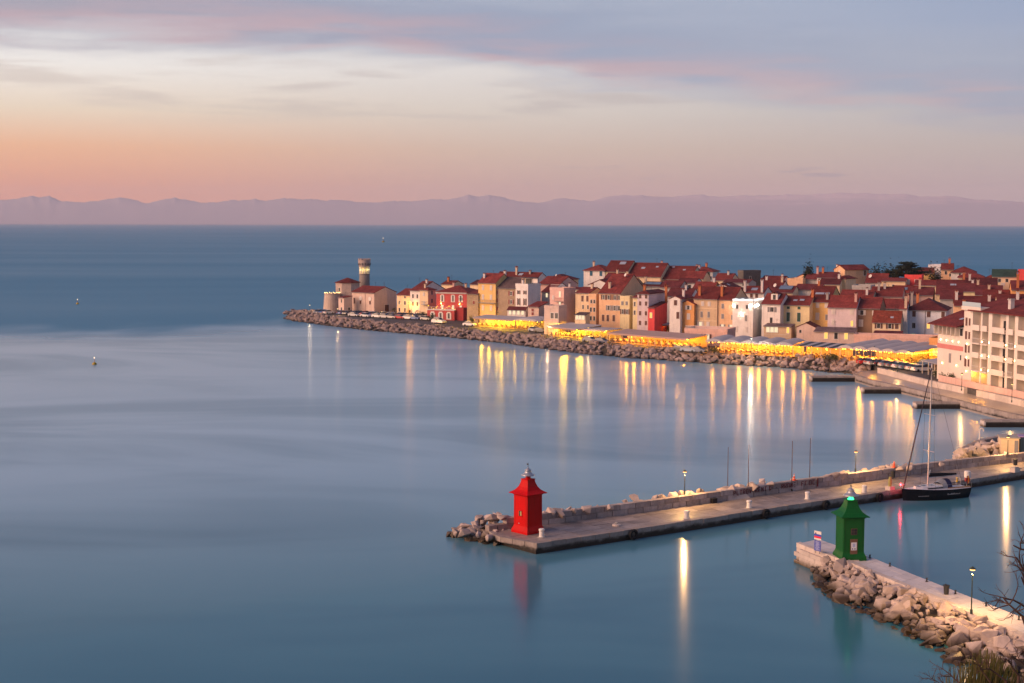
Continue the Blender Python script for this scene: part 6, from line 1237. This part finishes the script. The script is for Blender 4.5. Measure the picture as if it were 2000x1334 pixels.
q = MB(); q.v = [(x + (.30 if i > NSt*.9 - 1 and x/H2 > .8 else 0), y, z - .02) for i, (x, h_, z) in enumerate(ring) for y in (-h_ + .03, h_ - .03)]; q.f = [(2*i, 2*i+1, 2*i+3, 2*i+2)[::-1] for i in range(NSt-1)]; q.mi = [0]*len(q.f); q.obj('deck', M_DECKW, ya)
cr_ = MB(); pts = [(-1.2, .95), (.5, .92), (2.2, .65), (3.0, .30)]; cr_.prism([(x, -y) for x, y in pts] + [(x, y) for x, y in pts[::-1]], 1.18, 1.60, [(x * .95, -y * .8) for x, y in pts] + [(x * .95, y * .8) for x, y in pts[::-1]]); cro = cr_.obj('coachroof', M_DECKW, ya)
MB().box(-.8, 1.6, -.935, -.80, 1.32, 1.46).box(-.8, 1.6, .80, .935, 1.32, 1.46).obj('cabin_window', M_GLASSD, cro)
for x in (.4, 1.6, 2.4): MB().box(x - .25, x + .25, -.25, .25, 1.58, 1.64).obj('deck_hatch', M_GLASSD, cro)
MB().box(-4.6, -1.3, -.75, .75, 1.02, 1.10).box(-4.6, -1.4, -1.05, -.75, 1.1, 1.32).box(-4.6, -1.4, .75, 1.05, 1.1, 1.32).obj('cockpit', mat('teak', (.36,.22,.12), .7, .2, 3), ya)
q = MB(); n = 9
for xx, sc2 in ((-1.9, 1.0), (-1.2, .98), (-.55, .55)):
    for k in range(n): a = math.pi * k / (n-1); q.v.append((xx, 1.0 * math.cos(a), 1.35 + sc2 * .95 * math.sin(a)))
q.f = [(j*n+k, j*n+k+1, (j+1)*n+k+1, (j+1)*n+k) for j in range(2) for k in range(n-1)]; q.mi = [0]*(n-1) + [1]*(n-1); q.obj('spray_hood', [M_NAVY, mat('hood_window', (.20,.22,.26), .1, 0, spec=.6)], ya)
mx = .95; MZ = 16.3
ma = MB().tube((mx, 0, 1.4), (mx - .15, 0, MZ), .10, .07, 10).obj('mast', M_ALU, ya)
q = MB(); 
for z in (5.8, 10.2): q.tube((mx, -1.0, z), (mx, 1.0, z), .03)
q.obj('spreader', M_ALU, ma)
q = MB()
for y in (-1.5, 1.5): q.path([(mx, y, 1.1), (mx, y * .66, 5.8), (mx, y * .62, 10.2), (mx - .1, 0, MZ - .3)], .012, 4)
q.tube((-H2 + .2, 0, 1.2), (mx - .15, 0, MZ), .012, n=4); q.obj('rigging', M_DARK, ma)
MB().tube((H2 + .05, 0, 1.45), (mx - .1, 0, MZ - .5), .085, .05, 8).obj('furled_jib', mat('furled_sail', (.04,.03,.04), .8, .1, 2), ya)
bm_ = MB().tube((mx - .1, 0, 2.55), (-3.3, 0, 2.65), .09, n=8).obj('boom', M_ALU, ya); MB().path([(mx - .1, 0, 2.85), (-1.0, 0, 2.82), (-3.2, 0, 2.75)], [.24, .22, .12], 10).obj('sail_cover', M_BLK, bm_)
MB().tube((mx-.1, .0, 2.9), (mx-.35, 0, 3.5), .12, .03, 8).obj('sail_head', M_WHITEP, bm_)
for s_ in (-1, 1):
    q = MB(); last = None
    for i, (x, h_, z) in enumerate(ring):
        if i % 2 == 0 or i > 11: q.tube((x, s_ * (h_ - .06), z), (x, s_ * (h_ - .06), z + .62), .014, n=4); 
        if last: q.tube(last, (x, s_ * (h_ - .06), z + .60), .008, n=4)
        last = (x, s_ * (h_ - .06), z + .60)
    q.obj('guard_rail', M_STEEL, ya)
MB().path([(H2 - .6, -.45, 1.9), (H2 + .2, -.1, 2.0), (H2 + .2, .1, 2.0), (H2 - .6, .45, 1.9)], .02, 5).tube((H2 + .1, 0, 1.35), (H2 + .15, 0, 2.0), .02).obj('pulpit', M_STEEL, ya)
MB().lathe([(.02, -.15), (.14, 0), (.02, .15)], 8).obj('bow_light', glow('red_lamp', (1, .02, .03), 30), ya, (H2 + .42, -.05, 1.95)); lamp(ya, (H2 + .62, .25, 1.95), 60, (1, .02, .03), .08, 'bow_lamp_light')
MB().lathe([(.50, -.02), (.50, .02), (.46, .02), (.46, -.02)], 18, cap=False).obj('steering_wheel', M_STEEL, ya, (-3.6, 0, 1.75)).rotation_euler = (0, R(80), 0)
fs_ = MB().tube((-H2 + .1, .5, 1.15), (-H2 - .25, .5, 2.7), .02).obj('flagstaff', M_WHITEP, ya)
for k, c_ in enumerate([(.01,.01,.01), (.55,.02,.02), (.75,.42,.02)]): MB().box(-H2 + .02, -H2 + .06, .5 - .02, .55, 1.55 + .0, 2.5).obj('flag', mat('flag_%d' % k, c_, .8, .05), fs_, (-.02 - .10 * k, .02 * k, 0))
MB().lathe([(.10, 0), (.13, .1), (.13, .5), (.10, .6)], 8).obj('life_buoy_bag', mat('rescue_yellow', (.75,.45,.05), .7, .1, 2), ya, (-H2 + .35, -.9, 1.5))
q = MB(); rr = random.Random(9); x = -2.7
for i in range(13): wq = rr.uniform(.06, .14); hq = rr.choice([.10, .14, .18]); q.box(x, x + wq, -.006, .006, 0, hq); x += wq + .05
q.obj('hull_lettering', mat('lettering_grey', (.30,.30,.32), .5, 0), ya, (.2, 1.70, .62), 0)
q = MB(); x = 1.6
for i in range(12): wq = rr.uniform(.06, .12); q.box(x, x + wq, -.006, .006, 0, .08); x += wq + .06
q.obj('hull_lettering', mat('lettering_grey', (.3,)*3), ya, (-.1, 1.56, .55), R(-8))
for i, x in enumerate((-3.4, -.6, 2.0)): MB().lathe([(.03, -.35), (.12, -.25), (.12, .25), (.03, .35)], 8).obj('fender', M_WHITEP if i else M_RUBBER, ya, (x, -1.78 + .10 * i, .75))

for (x, y), tgt in zip(((H2 - .5, -.4), (-H2 + .3, -1.2)), (G(1688, 960, ZA + .7), G(1905, 932, ZA + .3))):
    lp = ya.matrix_basis.inverted() @ tgt; a_ = Vector((x, y, 1.35)); q = MB(); q.path([a_.lerp(lp, k / 6) - Vector((0, 0, .35 * math.sin(math.pi * k / 6))) for k in range(7)], .022, 5).obj('mooring_line', mat('rope', (.45,.40,.33), .9, .1, 3), ya)
# ------------------------------------------------------------------ buoys
def buoy(px, py, s, lb):
    p = G(px, py, 0); t = thing('marker_buoy', lb, 'buoy', p, 0, 'yellow marker buoys'); my = mat('buoy_yellow', (.42,.30,.03), .5, .2, 2)
    MB().lathe([(.55*s, -.3*s), (.75*s, .1*s), (.62*s, .5*s), (.30*s, .75*s)], 14).obj('float', my, t); MB().tube((0, 0, .7*s), (0, 0, 2.0*s), .09*s, .06*s, 8).obj('staff', mat('buoy_staff', (.40,.16,.06), .6, .1, 2), t); MB().lathe([(.05*s, 1.95*s), (.18*s, 2.1*s), (.18*s, 2.35*s), (.05*s, 2.45*s)], 8).obj('lantern', glow('buoy_light', (1, .75, .5), 1.6), t)
buoy(151.5, 594, .85, 'yellow marker buoy on the ruffled open water'); buoy(184.5, 712, .72, 'yellow marker buoy on the smooth pale water at the left'); buoy(748.5, 473, 3.2, 'distant light buoy above the church tower')
# small dinghy by the boulders
p = G(1536, 712.5, .1); dg = thing('rowing_boat', 'dark rowing boat moored by the boulders below the striped awning', 'boat', p, R(-8)); q = MB(); n = 9
for i in range(n):
    s = i / (n-1); x = -2.2 + 4.4 * s; hb_ = max(.04, .75 * (1 - (2*s - .9) ** 2 * .75 if s > .3 else .75)); q.v += [(x, -hb_, .55 + .2*s*s), (x, -hb_*.7, .0), (x, hb_*.7, .0), (x, hb_, .55 + .2*s*s)]
q.f = [(4*i+k, 4*i+k+1, 4*i+k+5, 4*i+k+4) for i in range(n-1) for k in range(3)] + [(0, 3, 2, 1)]; q.mi = [0]*len(q.f); dh = q.obj('hull', M_DARK, dg); md = dh.modifiers.new('thickness', 'SOLIDIFY'); md.thickness = .05; 
for x in (-1.0, .4): MB().box(x - .12, x + .12, -.6, .6, .36, .41).obj('thwart', M_CHAIR, dg)

# ------------------------------------------------------------------ trees and shrubs
def leaf_mat(key, c1, c2):
    if key in _mc: return _mc[key]
    m_ = mat(key, c1, .7, .3, 1.2, spec=.2, col2=c2); return m_
M_BARK = mat('bark', (.09,.065,.05), .95, .3, 2, .5, 6)
def leaf_quads(q, c, n, spread, size, r, flat=1.0):
    for _ in range(n):
        d_ = Vector((r.gauss(0, 1), r.gauss(0, 1), r.gauss(0, 1) * flat)); p = Vector(c) + Vector((d_.x * spread[0], d_.y * spread[1], d_.z * spread[2])) * .5
        a = Vector((r.uniform(-1, 1), r.uniform(-1, 1), r.uniform(-.6, .6))).normalized(); e = a.orthogonal().normalized(); s_ = size * r.uniform(.6, 1.4)
        q.add([p - a*s_ - e*s_*.4, p + a*s_ - e*s_*.4, p + a*s_ + e*s_*.4, p - a*s_ + e*s_*.4], [(0, 1, 2, 3)])
def cedar():
    r = random.Random(8); Y = 466; p = atY(1768, 553, Y); t = thing('cedar_tree', 'large dark cedar with flat tiers of boughs on the skyline', 'tree', (p.x, Y, ZT)); top = atY(1768, 510, Y).z - ZT
    q = MB(); q.path([(0, 0, 0), (.2, 0, top * .4), (-.1, 0, top * .75), (.1, 0, top - 1)], [.55, .42, .25, .08], 8); f = MB()
    for i in range(60):
        k = r.random(); z = top * (.46 + .52 * k); ln = (6.6 * (1 - k) ** .5 + 1.0) * r.uniform(.55, 1.05); a = r.uniform(0, 6.28); bx = r.uniform(-.6, .6) + (1.5 if i % 3 == 0 else 0)
        e = Vector((bx + ln * math.cos(a), ln * math.sin(a), z + ln * .10)); q.tube((bx * .3, 0, z - .3), e, .11, .03, 5)
        for s in range(6):
            u = .35 + .65 * s / 5; c = Vector((bx * .3, 0, z - .3)).lerp(e, u); leaf_quads(f, c + Vector((0, 0, .12)), 34, (1.15, 1.15, .28), .20, r)
    q.obj('trunk', M_BARK, t); f.obj('crown', leaf_mat('cedar_needles', (.012,.022,.018), (.030,.045,.030)), t)
cedar()
def shrub(lb, p, rad, h, key='shrub_leaves', c1=(.03,.045,.015), c2=(.08,.10,.03), n=420, name='shrub', trunk=.25, size=.11, cat='shrub', group=None):
    r = random.Random(lb); t = thing(name, lb, cat, p, 0, group); q = MB(); f = MB()
    for i in range(7):
        a = r.uniform(0, 6.28); e = (rad * .6 * math.cos(a), rad * .6 * math.sin(a), h * r.uniform(.5, .9)); q.path([(0, 0, 0), (e[0] * .3, e[1] * .3, h * trunk), e], [.06, .05, .015], 5)
    for i in range(16):
        a = r.uniform(0, 6.28); k = math.sqrt(r.random()); leaf_quads(f, (rad * .75 * k * math.cos(a), rad * .75 * k * math.sin(a), h * (trunk + (1 - trunk) * r.uniform(.15, .85))), n // 16, (rad * .55, rad * .55, h * .28), size, r)
    q.obj('stem', M_BARK, t); f.obj('foliage', leaf_mat(key, c1, c2), t); return t
DK = dict(key='dark_leaves', c1=(.012,.020,.010), c2=(.035,.045,.018))
for px, Y, py, rad, lb in [(1712, 470, 532, 2.6, 'dark round tree left of the cedar'), (1733, 468, 536, 2.4, 'dark bushy tree just left of the cedar'), (1748, 464, 538, 1.8, 'dark shrubby tree at the foot of the cedar'), (1826, 452, 540, 1.8, 'dark tree below the white box house'), (1578, 476, 530, 1.7, 'dark treetop left of the prominent peach house')]:
    tp_ = atY(px, py, Y); shrub(lb, (tp_.x, Y, ZT), rad, tp_.z - ZT, n=2600, trunk=.5, size=.26, name='tree', cat='tree', **DK)
for px, py, rad, h, lb in [(1056, 647, 1.9, 3.6, 'dark green tree at the end of the first restaurant'), (1618, 706, 1.3, 1.7, 'green bush under the striped awning'), (1632, 707, 1.1, 1.5, 'smaller green bush beside the wavy canopies'), (1660, 672, 2.6, 3.2, 'dark hedge below the pink house'), (1778, 718, 1.5, 2.2, 'green bush at the corner of the wavy canopies'), (1800, 713, 1.9, 2.6, 'dark bush behind the blue car'), (1814, 709, 1.6, 4.2, 'tall green tree beside the orange kiosk'), (1395, 691, 1.2, 1.6, 'bush at the left end of the scalloped canopy'), (844, 628, 1.5, 2.2, 'dark bush left of the red house terrace'), (921, 634, 1.2, 2.6, 'green bush in the corner beside the stone house'), (1845, 742, 1.0, 1.4, 'potted shrub under the hotel canopy'), (1858, 746, 1.0, 1.5, 'second potted shrub under the hotel canopy'), (1830, 738, 1.0, 1.4, 'potted shrub at the left of the hotel canopy')]:
    shrub(lb, G(px, py, ZT), rad, h, n=380)
for px, py, h, lb in [(770, 617, 3.4, 'small palm in front of the church gable'), (800, 620, 3.2, 'small palm below the amber lamp'), (816, 622, 3.4, 'small palm in front of the white house near the church'), (826, 623, 3.0, 'small palm in front of the cream and grey house')]:
    t = thing('palm_tree', lb, 'palm', G(px, py, ZT), 0, 'small palms near the church'); MB().path([(0, 0, 0), (.08, 0, h * .4), (0, .05, h * .72)], [.16, .13, .11], 7).obj('trunk', M_BARK, t); q = MB(); r = random.Random(lb)
    for k in range(16):
        a = k * .39 + r.uniform(-.1, .1); up = r.uniform(.2, .9); pr_ = Vector((0, .05, h * .72))
        for s in range(1, 6): nx_ = Vector((math.cos(a) * .26 * s, math.sin(a) * .26 * s, h * .72 + up * .28 * s - .07 * s * s)); e = Vector((-math.sin(a), math.cos(a), 0)) * (.13 * (1 - s / 7)); q.add([pr_ - e, nx_ - e, nx_ + e, pr_ + e], [(0, 1, 2, 3)]); pr_ = nx_
    q.obj('fronds', leaf_mat('palm_fronds', (.03,.045,.015), (.07,.08,.03)), t)

# ------------------------------------------------------------------ bare branches and shrub close to the viewpoint, on the slope
def bare(name, lb, cat, root, targets, seed, r0, col, depth=4, tw=.55, gl=.3):
    r = random.Random(seed); t = thing(name, lb, cat, root); q = MB(); root = Vector(root)
    def grow(p, d, ln, rad, lev):
        pts = [p]; dd_ = d.copy()
        for k in range(3): dd_ = (dd_ + Vector((r.gauss(0, .16), r.gauss(0, .16), r.gauss(0, .16)))).normalized(); pts.append(pts[-1] + dd_ * ln / 3)
        q.path([x - root for x in pts], [rad, rad * .85, rad * .7, rad * .55], 5)
        if lev <= 0: return
        for k in range(r.randint(2, 4)):
            b_ = pts[r.randint(1, 3)]; nd = (dd_ + Vector((r.gauss(0, tw), r.gauss(0, tw), r.gauss(0, tw)))).normalized(); grow(b_, nd, ln * r.uniform(.5, .8), rad * .55, lev - 1)
    for tg in targets:
        tg = Vector(tg); d = tg - root; q.path([(0, 0, 0), d * .5 + Vector((0, 0, .1)), d], [r0, r0 * .7, r0 * .45], 6); grow(tg, (Vector((-1, 0, .35)) + d.normalized() * .6).normalized(), gl, r0 * .35, depth)
    q.obj('branches', col, t); return t
M_TWIG = mat('twig', (.085,.050,.042), .9, .2, 3); M_REED = mat('dry_broom', (.10,.075,.03), .9, .3, 3, col2=(.20,.17,.05))
def nearp(px, py, Y): return atY(px, py, Y)
bare('bare_tree', 'bare leafless branches reaching in at the right edge', 'tree', (9.0, 19.0, 22.0), [nearp(2022, 1085, 19.0), nearp(2012, 1128, 18.7), nearp(2020, 1160, 18.6), nearp(2008, 1190, 18.6), nearp(1998, 1205, 18.4)], 5, .05, M_TWIG, 3, .55, .36)
bare('bare_bush', 'dark bare twigs in the bottom right corner', 'bush', (4.6, 13.2, 25.2), [nearp(1945, 1345, 13.2), nearp(1990, 1320, 13.0), nearp(1890, 1350, 13.4), nearp(2005, 1300, 13.4), nearp(1860, 1352, 13.2), nearp(1965, 1330, 13.1)], 9, .03, M_TWIG, 3, .5, .20)
r = random.Random(77); bt = thing('broom_shrub', 'olive brown broom shrub in the bottom right corner', 'shrub', (4.5, 14.0, 24.6)); q = MB(); q2 = MB()
for i in range(520):
    px = r.gauss(1930, 42); top_ = nearp(px, 1262 + abs(px - 1925) * .55 + r.uniform(0, 75), 14.0 + r.uniform(-.5, .5)); b_ = Vector((4.5 + r.uniform(-.18, .18), 14.0 + r.uniform(-.2, .2), 26.2 + r.uniform(-.4, .4))); mid_ = b_.lerp(top_, .6) + Vector((r.gauss(0, .05), r.gauss(0, .05), .12))
    (q if i % 3 else q2).path([b_ - Vector((4.5, 14.0, 24.6)), mid_ - Vector((4.5, 14.0, 24.6)), top_ - Vector((4.5, 14.0, 24.6))], [.012, .008, .003], 4)
q.tube((0, 0, 0), (0, 0, 1.8), .07); q.obj('stems', M_REED, bt); q2.obj('green_stems', mat('green_broom', (.07,.085,.02), .9, .3, 3), bt)
# ------------------------------------------------------------------ hazy air over the sea
hz = MB().box(-31000, 31000, -1400, 29400, -1.5, 720).obj('haze', bpy.data.materials.new('haze_air'))
stuff(hz); hm = hz.data.materials[0]; hm.use_nodes = True; ht = hm.node_tree; ht.nodes.clear()
hv = ht.nodes.new('ShaderNodeVolumePrincipled'); hv.inputs['Color'].default_value = (0.92, 0.90, 0.96, 1); hv.inputs['Density'].default_value = 1.0 / 27000
ho = ht.nodes.new('ShaderNodeOutputMaterial'); ht.links.new(hv.outputs[0], ho.inputs['Volume'])
